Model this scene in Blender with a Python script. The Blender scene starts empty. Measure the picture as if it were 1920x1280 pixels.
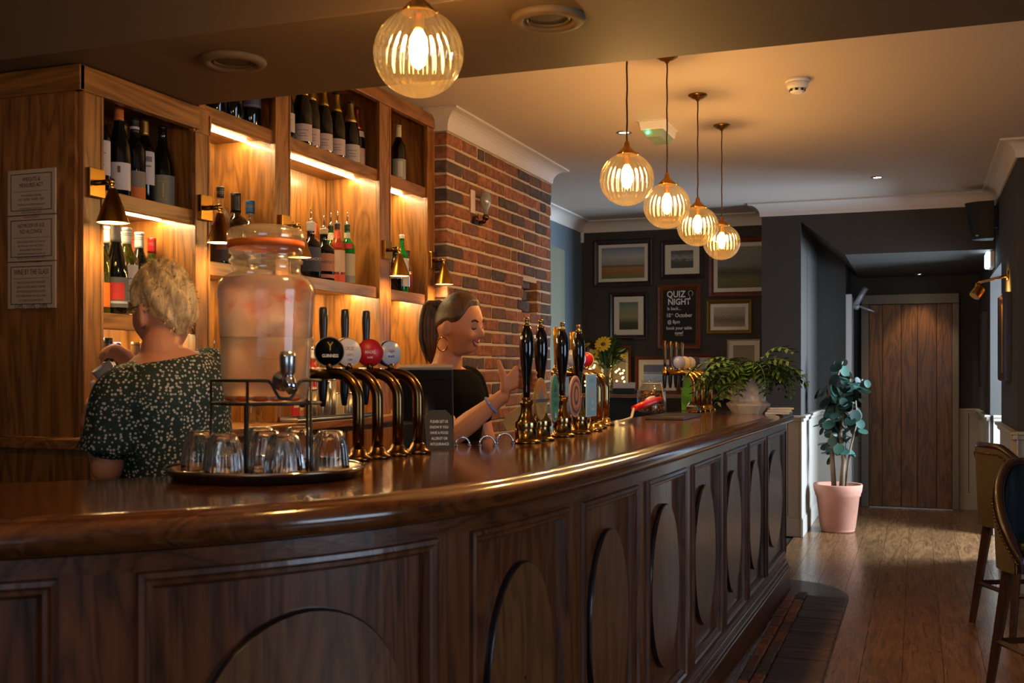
import bpy, math, random
from math import sin, cos, pi, radians, sqrt, atan2
from mathutils import Vector, Matrix
random.seed(7)
S = bpy.context.scene
COL = S.collection
# ------------------------------------------------------------------ camera
F = 2040.0                       # focal length in pixels of the 1920-wide frame
HZ = 697.0                       # horizon row
EYE = 1.36
TH = math.atan2(760.0, F)        # yaw to the left of the room's long axis (+Y)
CT, ST = cos(TH), sin(TH)
cam_d = bpy.data.cameras.new('camera'); cam = bpy.data.objects.new('camera', cam_d); COL.objects.link(cam)
cam.location = (0, 0, EYE); cam.rotation_euler = (pi/2, 0, TH)
cam_d.sensor_width = 36; cam_d.lens = F/1920*36; cam_d.shift_y = (HZ-640)/1920
cam_d.clip_start = 0.05
cam_d.dof.use_dof = True; cam_d.dof.focus_distance = 5.2; cam_d.dof.aperture_fstop = 6.3
S.camera = cam
# ------------------------------------------------------------------ world, daylight, exposure
S.view_settings.view_transform = 'Standard'; S.view_settings.look = 'None'
S.view_settings.gamma = 1; S.view_settings.exposure = 0.18; S.view_settings.use_curve_mapping = False
W = bpy.data.worlds.new('overcast_sky'); S.world = W; W.use_nodes = True
W.node_tree.nodes['Background'].inputs[0].default_value = (0.62, 0.78, 1.0, 1)
W.node_tree.nodes['Background'].inputs[1].default_value = 1.0
def area(name, loc, direction, sx, sy, power, color):
    l = bpy.data.lights.new(name, 'AREA'); l.shape = 'RECTANGLE'; l.size = sx; l.size_y = sy
    l.energy = power; l.color = color
    o = bpy.data.objects.new(name, l); COL.objects.link(o); o.location = loc
    o.rotation_euler = Vector(direction).to_track_quat('-Z', 'Y').to_euler(); return o
DAY = (0.60, 0.78, 1.0)
area('daylight_lobby', (1.98, 9.25, 1.55), (-1, -.02, -.25), 1.05, 1.7, 420, DAY)
area('daylight_side_window', (3.66, 2.2, 1.55), (-1, 0.15, -.12), 2.0, 1.5, 48, DAY)
area('daylight_rear_window', (0.7, -2.66, 1.6), (0, 1, -.05), 2.4, 1.5, 22, DAY)
# ------------------------------------------------------------------ pixel <-> room helpers
def ray(px, py):
    u = (px-960)/F; w = -(py-HZ)/F
    return Vector((u*CT-ST, u*ST+CT, w))
def atD(px, py, d): return Vector((0, 0, EYE))+ray(px, py)*d
def atZ(px, py, z): r = ray(px, py); return Vector((0, 0, EYE))+r*((z-EYE)/r.z)
def atX(px, py, x): r = ray(px, py); return Vector((0, 0, EYE))+r*(x/r.x)
def atY(px, py, y): r = ray(px, py); return Vector((0, 0, EYE))+r*(y/r.y)
def proj(p):
    d = -p[0]*ST+p[1]*CT; l = p[0]*CT+p[1]*ST
    return (960+F*l/d, HZ-F*(p[2]-EYE)/d)
def lin(c): return tuple((x/12.92 if x <= .04045 else ((x+.055)/1.055)**2.4) for x in c)
def hexc(h): return lin(tuple(int(h[i:i+2], 16)/255 for i in (0, 2, 4)))
# ------------------------------------------------------------------ mesh collector
class B:
    def __init__(s): s.v = []; s.f = []; s.sm = []
    def add(s, vs, fs, smooth=False):
        k = len(s.v); s.v += [tuple(v) for v in vs]; s.f += [tuple(i+k for i in f) for f in fs]; s.sm += [smooth]*len(fs); return s
    def box(s, x0, x1, y0, y1, z0, z1):
        return s.add([(x0,y0,z0),(x1,y0,z0),(x1,y1,z0),(x0,y1,z0),(x0,y0,z1),(x1,y0,z1),(x1,y1,z1),(x0,y1,z1)],
                     [(3,2,1,0),(4,5,6,7),(0,1,5,4),(1,2,6,5),(2,3,7,6),(3,0,4,7)])
    def lathe(s, prof, c=(0,0,0), n=24, axis=None, smooth=True, caps=True, rib=None):
        M = Matrix.Identity(3)
        if axis is not None: M = Vector(axis).to_track_quat('Z', 'Y').to_matrix()
        c = Vector(c); vs = []; fs = []
        for r, z in prof:
            for i in range(n):
                a = 2*pi*i/n; rr = r*(1+(rib(a, z) if rib else 0))
                vs.append(c+M@Vector((rr*cos(a), rr*sin(a), z)))
        m = len(prof)
        for j in range(m-1):
            for i in range(n):
                fs.append((j*n+i, j*n+(i+1)%n, (j+1)*n+(i+1)%n, (j+1)*n+i))
        s.add(vs, fs, smooth)
        if caps:
            k = len(s.v)-len(vs)
            if prof[0][0] > 1e-5: s.f.append(tuple(k+i for i in reversed(range(n)))); s.sm.append(False)
            if prof[-1][0] > 1e-5: s.f.append(tuple(k+(m-1)*n+i for i in range(n))); s.sm.append(False)
        return s
    def tube(s, pts, r, n=8, closed=False, caps=True, smooth=True, flat=1.0):
        pts = [Vector(p) for p in pts]; m = len(pts)
        R = r if isinstance(r, (list, tuple)) else [r]*m
        vs = []; fs = []; up = None
        for i in range(m):
            if closed: t = pts[(i+1) % m]-pts[i-1]
            else: t = pts[min(i+1, m-1)]-pts[max(i-1, 0)]
            t = t.normalized() if t.length > 1e-9 else Vector((0, 0, 1))
            if up is None:
                up = Vector((0, 0, 1)) if abs(t.z) < .9 else Vector((1, 0, 0))
            a = (up-t*up.dot(t)); a = a.normalized() if a.length > 1e-6 else t.orthogonal().normalized()
            b = t.cross(a); up = a
            for k in range(n):
                g = 2*pi*k/n
                vs.append(pts[i]+(a*cos(g)*flat+b*sin(g))*R[i])
        for i in range(m if closed else m-1):
            for k in range(n):
                j = (i+1) % m
                fs.append((i*n+k, i*n+(k+1) % n, j*n+(k+1) % n, j*n+k))
        base = len(s.v); s.add(vs, fs, smooth)
        if caps and not closed:
            s.f.append(tuple(base+k for k in reversed(range(n)))); s.sm.append(False)
            s.f.append(tuple(base+(m-1)*n+k for k in range(n))); s.sm.append(False)
        return s
    def prism(s, outline, h0, h1, fn=None, smooth=False):
        """outline: 2-D points; fn maps (a,b,h) -> xyz"""
        fn = fn or (lambda a, b, h: (a, b, h)); n = len(outline)
        vs = [fn(a, b, h0) for a, b in outline]+[fn(a, b, h1) for a, b in outline]
        fs = [tuple(reversed(range(n))), tuple(range(n, 2*n))]+[(i, (i+1) % n, n+(i+1) % n, n+i) for i in range(n)]
        return s.add(vs, fs, smooth)
    def grid(s, fn, nu, nv, smooth=True, wrap=False):
        vs = [fn(i/nu, j/nv) for j in range(nv+1) for i in range(nu+(0 if wrap else 1))]
        w = nu if wrap else nu+1; fs = []
        for j in range(nv):
            for i in range(nu):
                fs.append((j*w+i, j*w+(i+1) % w, (j+1)*w+(i+1) % w, (j+1)*w+i))
        return s.add(vs, fs, smooth)
    def ball(s, c, r, n=16, m=10, M=None):
        r = r if isinstance(r, (tuple, list)) else (r, r, r); c = Vector(c)
        def fn(u, v):
            a = 2*pi*u; b = pi*(v*.998+.001)-pi/2
            p = Vector((r[0]*cos(a)*cos(b), r[1]*sin(a)*cos(b), r[2]*sin(b)))
            return c+(M@p if M else p)
        return s.grid(fn, n, m, True, True)
    def mesh(s, name, mat=None):
        me = bpy.data.meshes.new(name); me.from_pydata(s.v, [], s.f)
        me.polygons.foreach_set('use_smooth', s.sm); me.update()
        if mat: me.materials.append(mat)
        return me
    def build(s, name, mat, parent=None, bevel=0, seg=2, kind=None, label=None):
        o = bpy.data.objects.new(name, s.mesh(name, mat)); COL.objects.link(o)
        if parent: o.parent = parent
        if bevel:
            m = o.modifiers.new('bevel', 'BEVEL'); m.width = bevel; m.segments = seg; m.limit_method = 'ANGLE'; m.angle_limit = radians(40)
        if kind: o['kind'] = kind
        if label: o['label'] = label
        return o
def tag(o, label, cat, group=None):
    o['label'] = label; o['category'] = cat
    if group: o['group'] = group
    return o
def thing(name, label, cat, loc=(0,0,0), rz=0, group=None):
    o = bpy.data.objects.new(name, None); COL.objects.link(o); o.empty_display_size = .05
    o.location = loc; o.rotation_euler = (0, 0, rz); return tag(o, label, cat, group)
def inst(name, me, parent, loc=(0,0,0), rot=(0,0,0), scale=None):
    o = bpy.data.objects.new(name, me); COL.objects.link(o); o.parent = parent; o.location = loc; o.rotation_euler = rot
    if scale: o.scale = scale
    return o
def axes(n, up=(0,0,1)):
    z = Vector(n).normalized(); x = Vector(up).cross(z).normalized(); y = z.cross(x)
    return Matrix((x, y, z)).transposed()
def text(parent, body, size, mat, loc, n, align='CENTER', name='lettering', sx=1.0, bold=0.0, up=(0,0,1)):
    c = bpy.data.curves.new(name, 'FONT'); c.body = body; c.size = size; c.align_x = align; c.align_y = 'CENTER'
    c.offset = bold; c.resolution_u = 2
    c.materials.append(mat); o = bpy.data.objects.new(name, c); COL.objects.link(o)
    if parent: o.parent = parent
    o.location = loc; o.rotation_euler = axes(n, up).to_euler(); o.scale = (sx, 1, 1); return o
# ------------------------------------------------------------------ materials
def newmat(name):
    m = bpy.data.materials.new(name); m.use_nodes = True; nt = m.node_tree
    return m, nt, nt.nodes['Principled BSDF']
def mat(name, col, rough=.5, metal=0., coat=0., emit=None, es=0., trans=0., ior=1.45, bump=0., bscale=60., var=0., spec=None, sss=0):
    m, nt, p = newmat(name); N = nt.nodes; L = nt.links
    c = col if len(col) == 4 else (*col, 1)
    p.inputs['Base Color'].default_value = c; p.inputs['Roughness'].default_value = rough; p.inputs['Metallic'].default_value = metal
    p.inputs['Coat Weight'].default_value = coat; p.inputs['Coat Roughness'].default_value = .08
    p.inputs['Transmission Weight'].default_value = trans; p.inputs['IOR'].default_value = ior
    if spec is not None: p.inputs['Specular IOR Level'].default_value = spec
    if emit: p.inputs['Emission Color'].default_value = (*emit, 1); p.inputs['Emission Strength'].default_value = es
    if sss:
        p.inputs['Subsurface Weight'].default_value = sss; p.inputs['Subsurface Radius'].default_value = (.012, .005, .003); p.inputs['Subsurface Scale'].default_value = 1
    if bump or var:
        tc = N.new('ShaderNodeTexCoord'); no = N.new('ShaderNodeTexNoise'); no.inputs['Scale'].default_value = bscale; no.inputs['Detail'].default_value = 5
        L.new(tc.outputs['Object'], no.inputs['Vector'])
        if bump:
            b = N.new('ShaderNodeBump'); b.inputs['Strength'].default_value = bump; b.inputs['Distance'].default_value = .01
            L.new(no.outputs['Fac'], b.inputs['Height']); L.new(b.outputs['Normal'], p.inputs['Normal'])
        if var:
            mx = N.new('ShaderNodeMix'); mx.data_type = 'RGBA'; mx.inputs['A'].default_value = tuple(x*(1-var) for x in c[:3])+(1,)
            mx.inputs['B'].default_value = tuple(min(1, x*(1+var)) for x in c[:3])+(1,)
            n2 = N.new('ShaderNodeTexNoise'); n2.inputs['Scale'].default_value = bscale*.15; n2.inputs['Detail'].default_value = 4
            L.new(tc.outputs['Object'], n2.inputs['Vector']); L.new(n2.outputs['Fac'], mx.inputs['Factor']); L.new(mx.outputs['Result'], p.inputs['Base Color'])
    return m
def wood(name, dark, light, axis='z', rough=.38, coat=.0, scale=1.0, contrast=1.0, tint=0.0, gbump=.12):
    m, nt, p = newmat(name); N = nt.nodes; L = nt.links
    tc = N.new('ShaderNodeTexCoord'); oi = N.new('ShaderNodeObjectInfo')
    vm = N.new('ShaderNodeVectorMath'); vm.operation = 'MULTIPLY_ADD'
    cmb = N.new('ShaderNodeCombineXYZ')
    for k in range(3): L.new(oi.outputs['Random'], cmb.inputs[k])
    vm.inputs[1].default_value = (7.3, 11.7, 5.1)
    L.new(cmb.outputs[0], vm.inputs[0]); L.new(tc.outputs['Object'], vm.inputs[2])
    def mapped(along, across):
        mp = N.new('ShaderNodeMapping'); s = {'x': (along, across, across), 'y': (across, along, across), 'z': (across, across, along)}[axis]
        mp.inputs['Scale'].default_value = tuple(q*scale for q in s); L.new(vm.outputs[0], mp.inputs['Vector']); return mp
    n1 = N.new('ShaderNodeTexNoise'); n1.inputs['Scale'].default_value = 1; n1.inputs['Detail'].default_value = 3; n1.inputs['Distortion'].default_value = .6
    L.new(mapped(.9, 7).outputs[0], n1.inputs['Vector'])
    # growth rings: contour lines of the stretched noise
    ml = N.new('ShaderNodeMath'); ml.operation = 'MULTIPLY'; ml.inputs[1].default_value = 9.0; L.new(n1.outputs['Fac'], ml.inputs[0])
    fr = N.new('ShaderNodeMath'); fr.operation = 'PINGPONG'; fr.inputs[1].default_value = .5; L.new(ml.outputs[0], fr.inputs[0])
    n2 = N.new('ShaderNodeTexNoise'); n2.inputs['Scale'].default_value = 1; n2.inputs['Detail'].default_value = 5; n2.inputs['Roughness'].default_value = .7
    L.new(mapped(3.5, 110).outputs[0], n2.inputs['Vector'])
    mx0 = N.new('ShaderNodeMath'); mx0.operation = 'MULTIPLY_ADD'; mx0.inputs[1].default_value = .9*contrast; L.new(fr.outputs[0], mx0.inputs[0])
    m2 = N.new('ShaderNodeMath'); m2.operation = 'MULTIPLY_ADD'; m2.inputs[1].default_value = .9; m2.inputs[2].default_value = -.18; L.new(n2.outputs['Fac'], m2.inputs[0])
    L.new(m2.outputs[0], mx0.inputs[2])
    rp = N.new('ShaderNodeValToRGB'); e = rp.color_ramp.elements
    e[0].position = .05; e[0].color = (*dark, 1); e[1].position = .75; e[1].color = (*light, 1)
    mid = e.new(.38); mid.color = tuple(d*.45+l*.55 for d, l in zip(dark, light))+(1,)
    L.new(mx0.outputs[0], rp.inputs[0])
    out = rp.outputs[0]
    if tint:
        hs = N.new('ShaderNodeHueSaturation'); mr = N.new('ShaderNodeMapRange'); mr.inputs['To Min'].default_value = 1-tint; mr.inputs['To Max'].default_value = 1+tint
        L.new(oi.outputs['Random'], mr.inputs['Value']); L.new(mr.outputs[0], hs.inputs['Value']); L.new(out, hs.inputs['Color']); out = hs.outputs[0]
    L.new(out, p.inputs['Base Color'])
    rr = N.new('ShaderNodeMapRange'); rr.inputs['To Min'].default_value = rough*.75; rr.inputs['To Max'].default_value = rough*1.25
    L.new(n2.outputs['Fac'], rr.inputs['Value']); L.new(rr.outputs[0], p.inputs['Roughness'])
    b = N.new('ShaderNodeBump'); b.inputs['Strength'].default_value = gbump; b.inputs['Distance'].default_value = .004
    L.new(mx0.outputs[0], b.inputs['Height']); L.new(b.outputs['Normal'], p.inputs['Normal'])
    p.inputs['Coat Weight'].default_value = coat; p.inputs['Coat Roughness'].default_value = .12
    return m
def thin_glass(name, tint, gloss=.12, edge=.5, rough=.03, body=None, bodyw=0.):
    """clear blown glass whose wall is too thin to bend the view: see-through, reflecting more at grazing angles"""
    m, nt, p = newmat(name); N = nt.nodes; L = nt.links; out = N['Material Output']
    tr = N.new('ShaderNodeBsdfTransparent'); tr.inputs[0].default_value = (*tint, 1)
    gl = N.new('ShaderNodeBsdfGlossy'); gl.inputs['Roughness'].default_value = rough
    lw = N.new('ShaderNodeLayerWeight'); lw.inputs['Blend'].default_value = .35
    mr = N.new('ShaderNodeMapRange'); mr.inputs['To Min'].default_value = gloss; mr.inputs['To Max'].default_value = edge
    L.new(lw.outputs['Facing'], mr.inputs['Value'])
    mx = N.new('ShaderNodeMixShader'); L.new(mr.outputs[0], mx.inputs[0]); L.new(tr.outputs[0], mx.inputs[1]); L.new(gl.outputs[0], mx.inputs[2])
    if body:
        df = N.new('ShaderNodeBsdfTranslucent'); df.inputs[0].default_value = (*body, 1)
        m2 = N.new('ShaderNodeMixShader'); m2.inputs[0].default_value = bodyw; L.new(mx.outputs[0], m2.inputs[1]); L.new(df.outputs[0], m2.inputs[2]); mx = m2
    L.new(mx.outputs[0], out.inputs[0]); return m
def rnd(a, b): return random.uniform(a, b)
OAK_D, OAK_L = hexc('40210a'), hexc('99622b')
oak_z = wood('oak_upright_grain', OAK_D, OAK_L, 'z', .36, .15)
oak_y = wood('oak_long_grain', OAK_D, OAK_L, 'y', .36, .15)
oak_x = wood('oak_cross_grain', OAK_D, OAK_L, 'x', .36, .15)
BAR_D, BAR_L = hexc('1e0c05'), hexc('653618')
bar_z = wood('stained_oak_upright', BAR_D, BAR_L, 'z', .34, .25, contrast=1.25)
bar_y = wood('stained_oak_long', BAR_D, BAR_L, 'y', .30, .3)
bar_top_m = wood('polished_bar_top', hexc('281206'), hexc('643616'), 'y', .15, .5, gbump=.05)
floor_m = wood('floor_board_oak', hexc('3a2413'), hexc('7c5634'), 'y', .28, .15, tint=.2, gbump=.035)
wall_dark = mat('charcoal_wall_paint', hexc('3a352f'), .75, bump=.05, bscale=200)
wall_slate = mat('slate_blue_wall_paint', hexc('5a646b'), .75, bump=.05, bscale=200)
ceil_m = mat('ceiling_paint', hexc('c3b2a4'), .8, bump=.04, bscale=150)
beam_m = mat('beam_brown_paint', hexc('5f4a33'), .7, bump=.05, bscale=160)
white_m = mat('cornice_white_paint', hexc('cfc4ba'), .55)
dado_m = mat('dado_cream_paint', hexc('a89c8c'), .5)
brass = mat('aged_brass', hexc('a5762f'), .28, 1.0, bump=.02, bscale=80)
brass_b = mat('bright_brass', hexc('c99a4a'), .2, 1.0)
bronze = mat('antique_bronze', hexc('6e4f2c'), .22, 1.0)
chrome = mat('chrome', hexc('c9c9cc'), .08, 1.0)
steel = mat('brushed_steel', hexc('a9a5a0'), .3, 1.0)
black_m = mat('black_plastic', hexc('141414'), .35)
black_gloss = mat('black_lacquer', hexc('0c0b0c'), .1, coat=.6)
black_iron = mat('black_iron_wire', hexc('17140f'), .45)
paper = mat('paper_white', hexc('d8d2c6'), .8)
ink = mat('dark_ink', hexc('2a2320'), .8)
white_p = mat('white_plastic', hexc('e6e2da'), .4)
# ================================================================== the room
CZ = 2.76                                  # ceiling
def struct(name, b, m, parent=None, **k): return b.build(name, m, parent, kind='structure' if parent is None else None, **k)
XL, XR, YB = -2.80, .57, 9.77
sub = struct('floor', B().box(-3.2, 3.8, -2.8, 12.2, -.12, -.012), mat('floor_bed', hexc('20140b'), .8))
plank_meshes = {}
w = .178
col = 0; x = -.60-w*2
while x < 3.6:
    y = -2.7+random.random()*-1.2
    while y < 12.0:
        ln = random.choice((1.2, 1.5, 1.8, 2.1))
        y0, y1 = max(y, -2.75), min(y+ln, 12.0)
        if y1-y0 > .05 and not (x > .75 and y0 > 7.3 and y0 > 10.2):
            key = round(y1-y0, 2)
            if key not in plank_meshes:
                plank_meshes[key] = B().box(.0012, w-.0012, .0012, key-.0012, -.012, 0).mesh('plank', floor_m)
            inst('plank', plank_meshes[key], sub, (x, y0, rnd(-.0006, 0)))
        y += ln
    x += w
# ceilings
struct('ceiling', B().box(-3.2, 3.8, -2.8, 12.2, CZ, CZ+.1), ceil_m)
struct('beam_across', B().box(-2.84, 3.8, 2.59, 3.28, 2.32, CZ+.02), beam_m, bevel=.004)
# outer shell
struct('wall_left', B().box(-3.10, XL, -2.8, 5.40, 0, CZ), wall_dark)
struct('wall_left_far', B().box(-3.10, -2.94, 5.40, 9.77, 0, CZ), wall_slate)
struct('pilaster_left', B().box(-2.95, -2.88, 8.35, 9.05, 0, 2.42), mat('sage_green_paint', hexc('6b6a58'), .7))
struct('wall_back', B().box(-3.10, -.92, YB, YB+.15, 0, CZ), wall_dark)
# stub wall beside the passage, with dado
struct('wall_stub', B().box(-1.22, -.90, 9.25, YB+.02, 0, CZ).box(-1.0, -.90, YB, 10.80, 0, CZ), wall_dark)
# header over the passage with its sloping left corner
hd = [(-.90, 2.60), (-.553, 2.315), (XR+.02, 2.315), (XR+.02, CZ+.01), (-.90, CZ+.01)]
struct('wall_header', B().prism(hd, 9.25, 11.62, lambda a, b, h: (a, h, b)), wall_dark)
struct('wall_passage_end', B().box(-1.3, 1.2, 11.62, 11.75, 0, CZ), wall_dark)
struct('wall_passage_left', B().box(-1.0, -.64, 10.80, 10.92, 0, CZ).box(-.76, -.64, 10.92, 11.64, 0, CZ), wall_dark)
# right wall x = XR with the lobby opening between y = 8.62 and 9.9
rw = B().box(XR, XR+.14, 7.40, 8.62, 0, CZ).box(XR, XR+.14, 9.9, 11.7, 0, CZ).box(XR, XR+.14, 8.62, 9.9, 2.15, CZ)
struct('wall_right', rw, wall_dark)
lob_m = mat('lobby_grey_paint', hexc('7c848c'), .7)
struct('wall_lobby', B().box(XR+.1, 2.1, 9.9, 10.05, 0, CZ).box(XR+.14, 2.1, 8.35, 8.5, 0, CZ).box(2.0, 2.1, 8.5, 8.7, 0, CZ).box(2.0, 2.1, 9.8, 9.95, 0, CZ)
       .box(2.0, 2.1, 8.7, 9.8, 0, .7).box(2.0, 2.1, 8.7, 9.8, 2.4, CZ), lob_m)
struct('wall_right_breast', B().box(XR, 3.8, 7.24, 7.4, 0, CZ), wall_dark)
struct('wall_right_near', B().box(3.6, 3.8, -2.8, 1.1, 0, CZ).box(3.6, 3.8, 3.3, 7.3, 0, CZ).box(3.6, 3.8, 1.1, 3.3, 0, .75).box(3.6, 3.8, 1.1, 3.3, 2.35, CZ), wall_dark)
struct('wall_front', B().box(-3.1, -.6, -2.8, -2.6, 0, CZ).box(2.0, 3.8, -2.8, -2.6, 0, CZ).box(-.6, 2.0, -2.8, -2.6, 0, .8).box(-.6, 2.0, -2.8, -2.6, 2.4, CZ), wall_dark)
pane_m = thin_glass('window_glass', (.95, .97, .97), .05, .4)
def window(name, x0, x1, y0, y1, z0, z1):
    w_ = bpy.data.objects.new(name, None); COL.objects.link(w_); w_['kind'] = 'structure'
    b = B(); t = .05
    if x1-x0 > y1-y0:
        b.box(x0, x1, y0, y1, z0, z0+t).box(x0, x1, y0, y1, z1-t, z1)
        for k in range(4): q = x0+(x1-x0-t)*k/3; b.box(q, q+t, y0, y1, z0, z1)
        b.box(x0, x1, y0, y1, (z0+z1)/2-.02, (z0+z1)/2+.02)
        p = B().box(x0, x1, (y0+y1)/2-.003, (y0+y1)/2+.003, z0, z1)
    else:
        b.box(x0, x1, y0, y1, z0, z0+t).box(x0, x1, y0, y1, z1-t, z1)
        for k in range(3): q = y0+(y1-y0-t)*k/2; b.box(x0, x1, q, q+t, z0, z1)
        b.box(x0, x1, y0, y1, (z0+z1)/2-.02, (z0+z1)/2+.02)
        p = B().box((x0+x1)/2-.003, (x0+x1)/2+.003, y0, y1, z0, z1)
    b.build('window_frame', white_m, w_); p.build('pane', pane_m, w_)
window('window_1', 2.02, 2.07, 8.7, 9.8, .7, 2.4)
window('window_2', 3.66, 3.72, 1.1, 3.3, .75, 2.35)
window('window_3', -.6, 2.0, -2.72, -2.66, .8, 2.4)
# cornices: concave plaster profile swept along the wall tops
def cornice(name, pts, m=white_m, h=.105, d=.105):
    """pts: xy polyline along the wall, the room lying to the right of travel"""
    prof = [(0, -h), (.012, -h), (.014, -h+.012)]+[(.014+(d-.026)*(1-cos(a)), -h+.012+(h-.026)*sin(a)) for a in [k*pi/2/6 for k in range(7)]]+[(d, -.012), (d, 0)]
    b = B(); n = len(pts); rings = []
    P = [Vector((p[0], p[1])) for p in pts]
    for i in range(n):
        t0 = (P[i]-P[i-1]).normalized() if i > 0 else None; t1 = (P[i+1]-P[i]).normalized() if i < n-1 else None
        if t0 is None: t0 = t1
        if t1 is None: t1 = t0
        n0 = Vector((t0.y, -t0.x)); n1 = Vector((t1.y, -t1.x)); mv = (n0+n1); mv = mv/(mv.dot(n0)) if mv.length > 1e-6 else n0
        rings.append([(P[i].x+mv.x*o, P[i].y+mv.y*o, CZ+z) for o, z in prof])
    m_ = len(prof); vs = [v for r in rings for v in r]; fs = []
    for i in range(n-1):
        for k in range(m_-1): fs.append((i*m_+k, i*m_+k+1, (i+1)*m_+k+1, (i+1)*m_+k))
    fs.append(tuple(range(m_))); fs.append(tuple(reversed(range((n-1)*m_, n*m_))))
    b.add(vs, fs); return struct(name, b, m)
BX, BY0, BY1 = -2.37, 5.35, 7.12
cornice('trim_1', [(-2.46, BY0), (BX, BY0), (BX, BY1), (-2.94, BY1)])
cornice('trim_2', [(-2.94, BY1), (-2.94, YB), (-1.22, YB), (-1.22, 9.25), (XR, 9.25), (XR, 7.24), (2.6, 7.24)])
# dado panelling: rail, boards, skirting
def dado(name, p0, p1, n, z1=1.0, boards=True, m=None):
    """boarded dado on the wall from p0 to p1 whose outward normal is n"""
    m = m or dado_m
    p0 = Vector((*p0, 0)); p1 = Vector((*p1, 0)); t = (p1-p0); L_ = t.length; t = t/L_; n = Vector((*n, 0))
    r = bpy.data.objects.new(name, None); COL.objects.link(r); r['kind'] = 'structure'
    def bx(s0, s1, o0, o1, z0, z1):
        vs = [p0+t*s+n*o+Vector((0, 0, z)) for z in (z0, z1) for s, o in ((s0, o0), (s1, o0), (s1, o1), (s0, o1))]
        return B().add(vs, [(3,2,1,0),(4,5,6,7),(0,1,5,4),(1,2,6,5),(2,3,7,6),(3,0,4,7)])
    bx(0, L_, 0, .045, z1-.02, z1).build('dado_rail', m, r, bevel=.004)
    bx(0, L_, 0, .03, z1-.05, z1-.02).build('rail_moulding', m, r, bevel=.006)
    bx(0, L_, 0, .022, 0, .15).build('skirting', m, r, bevel=.004)
    bx(0, L_, 0, .016, .15, .165).build('skirting_cap', m, r, bevel=.004)
    k = max(1, round(L_/.11))
    for i in range(k): bx(i*L_/k+.0025, (i+1)*L_/k-.0025, 0, .011, .165, z1-.05).build('board', m, r, bevel=.002)
dado('baseboard_stub', (-1.22, 9.25), (-.90, 9.25), (0, -1))
dado('baseboard_jamb', (-.90, 9.205), (-.90, 10.80), (1, 0))
dado('baseboard_recess', (-.90, 10.80), (-.64, 10.80), (0, -1))
dado('baseboard_end_left', (-.64, 11.62), (-.37, 11.62), (0, -1))
dado('baseboard_end_right', (.38, 11.62), (XR, 11.62), (0, -1))
dado('baseboard_passage_right', (XR, 11.62), (XR, 9.9), (-1, 0))
dado('baseboard_lobby', (XR+.02, 9.9), (1.98, 9.9), (0, -1))
dado('baseboard_right', (XR, 8.60), (XR, 7.19), (-1, 0))
dado('baseboard_breast', (XR-.04, 7.24), (2.9, 7.24), (0, -1))
# brick pier: mortar core plus every brick
mortar = mat('lime_mortar', hexc('c0a684'), .9, bump=.4, bscale=120, var=.15)
SLOT = (atX(980, 560, BX).y, atX(1006, 560, BX).y, atX(992, 588, BX).z, atX(992, 528, BX).z)
_m = B().box(-2.92, BX-.11, BY0+.012, BY1-.008, 0, CZ).box(BX-.11, BX-.0015, BY0+.012, SLOT[0]-.014, 0, CZ).box(BX-.11, BX-.0015, SLOT[1]+.014, BY1-.008, 0, CZ).box(BX-.11, BX-.0015, SLOT[0]-.014, SLOT[1]+.014, 0, SLOT[2]).box(BX-.11, BX-.0015, SLOT[0]-.014, SLOT[1]+.014, SLOT[3], CZ)
pier = struct('wall_brick', _m, mortar)
def brick_mat():
    m, nt, p = newmat('old_red_brick'); N = nt.nodes; L = nt.links
    oi = N.new('ShaderNodeObjectInfo'); rp = N.new('ShaderNodeValToRGB'); e = rp.color_ramp.elements
    e[0].position = 0; e[0].color = (*hexc('453730'), 1); e[1].position = 1; e[1].color = (*hexc('a06036'), 1)
    for q, h in ((.15, '574439'), (.3, '70482f'), (.55, '8c5230'), (.8, '805038')): e.new(q).color = (*hexc(h), 1)
    L.new(oi.outputs['Random'], rp.inputs[0])
    tc = N.new('ShaderNodeTexCoord'); vm = N.new('ShaderNodeVectorMath'); vm.operation = 'MULTIPLY_ADD'; vm.inputs[1].default_value = (9, 5, 7)
    cb = N.new('ShaderNodeCombineXYZ'); [L.new(oi.outputs['Random'], cb.inputs[k]) for k in range(3)]
    L.new(cb.outputs[0], vm.inputs[0]); L.new(tc.outputs['Object'], vm.inputs[2])
    no = N.new('ShaderNodeTexNoise'); no.inputs['Scale'].default_value = 28; no.inputs['Detail'].default_value = 7; L.new(vm.outputs[0], no.inputs['Vector'])
    mr = N.new('ShaderNodeMapRange'); mr.inputs['From Min'].default_value = .3; mr.inputs['From Max'].default_value = .7; mr.inputs['To Min'].default_value = .55; mr.inputs['To Max'].default_value = 1.3
    L.new(no.outputs['Fac'], mr.inputs['Value'])
    mx = N.new('ShaderNodeVectorMath'); mx.operation = 'SCALE'; L.new(rp.outputs[0], mx.inputs[0]); L.new(mr.outputs[0], mx.inputs['Scale'])
    L.new(mx.outputs[0], p.inputs['Base Color']); p.inputs['Roughness'].default_value = .85
    b = N.new('ShaderNodeBump'); b.inputs['Strength'].default_value = .5; b.inputs['Distance'].default_value = .006; L.new(no.outputs['Fac'], b.inputs['Height']); L.new(b.outputs['Normal'], p.inputs['Normal'])
    return m
brick_m = brick_mat()
def brick_mesh(dx, dy, dz, seed):
    r = random.Random(seed); j = lambda a: a+r.uniform(-.0035, .0035)
    c = .007; vs = []
    for sx in (-1, 1):
        for sy in (-1, 1):
            for sz in (-1, 1): vs.append((j(sx*dx/2), j(sy*dy/2), j(sz*dz/2)))
    b = B().add(vs, [(0,1,3,2),(6,7,5,4),(0,4,5,1),(2,3,7,6),(0,2,6,4),(1,5,7,3)]); return b
bm_cache = {}
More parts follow.
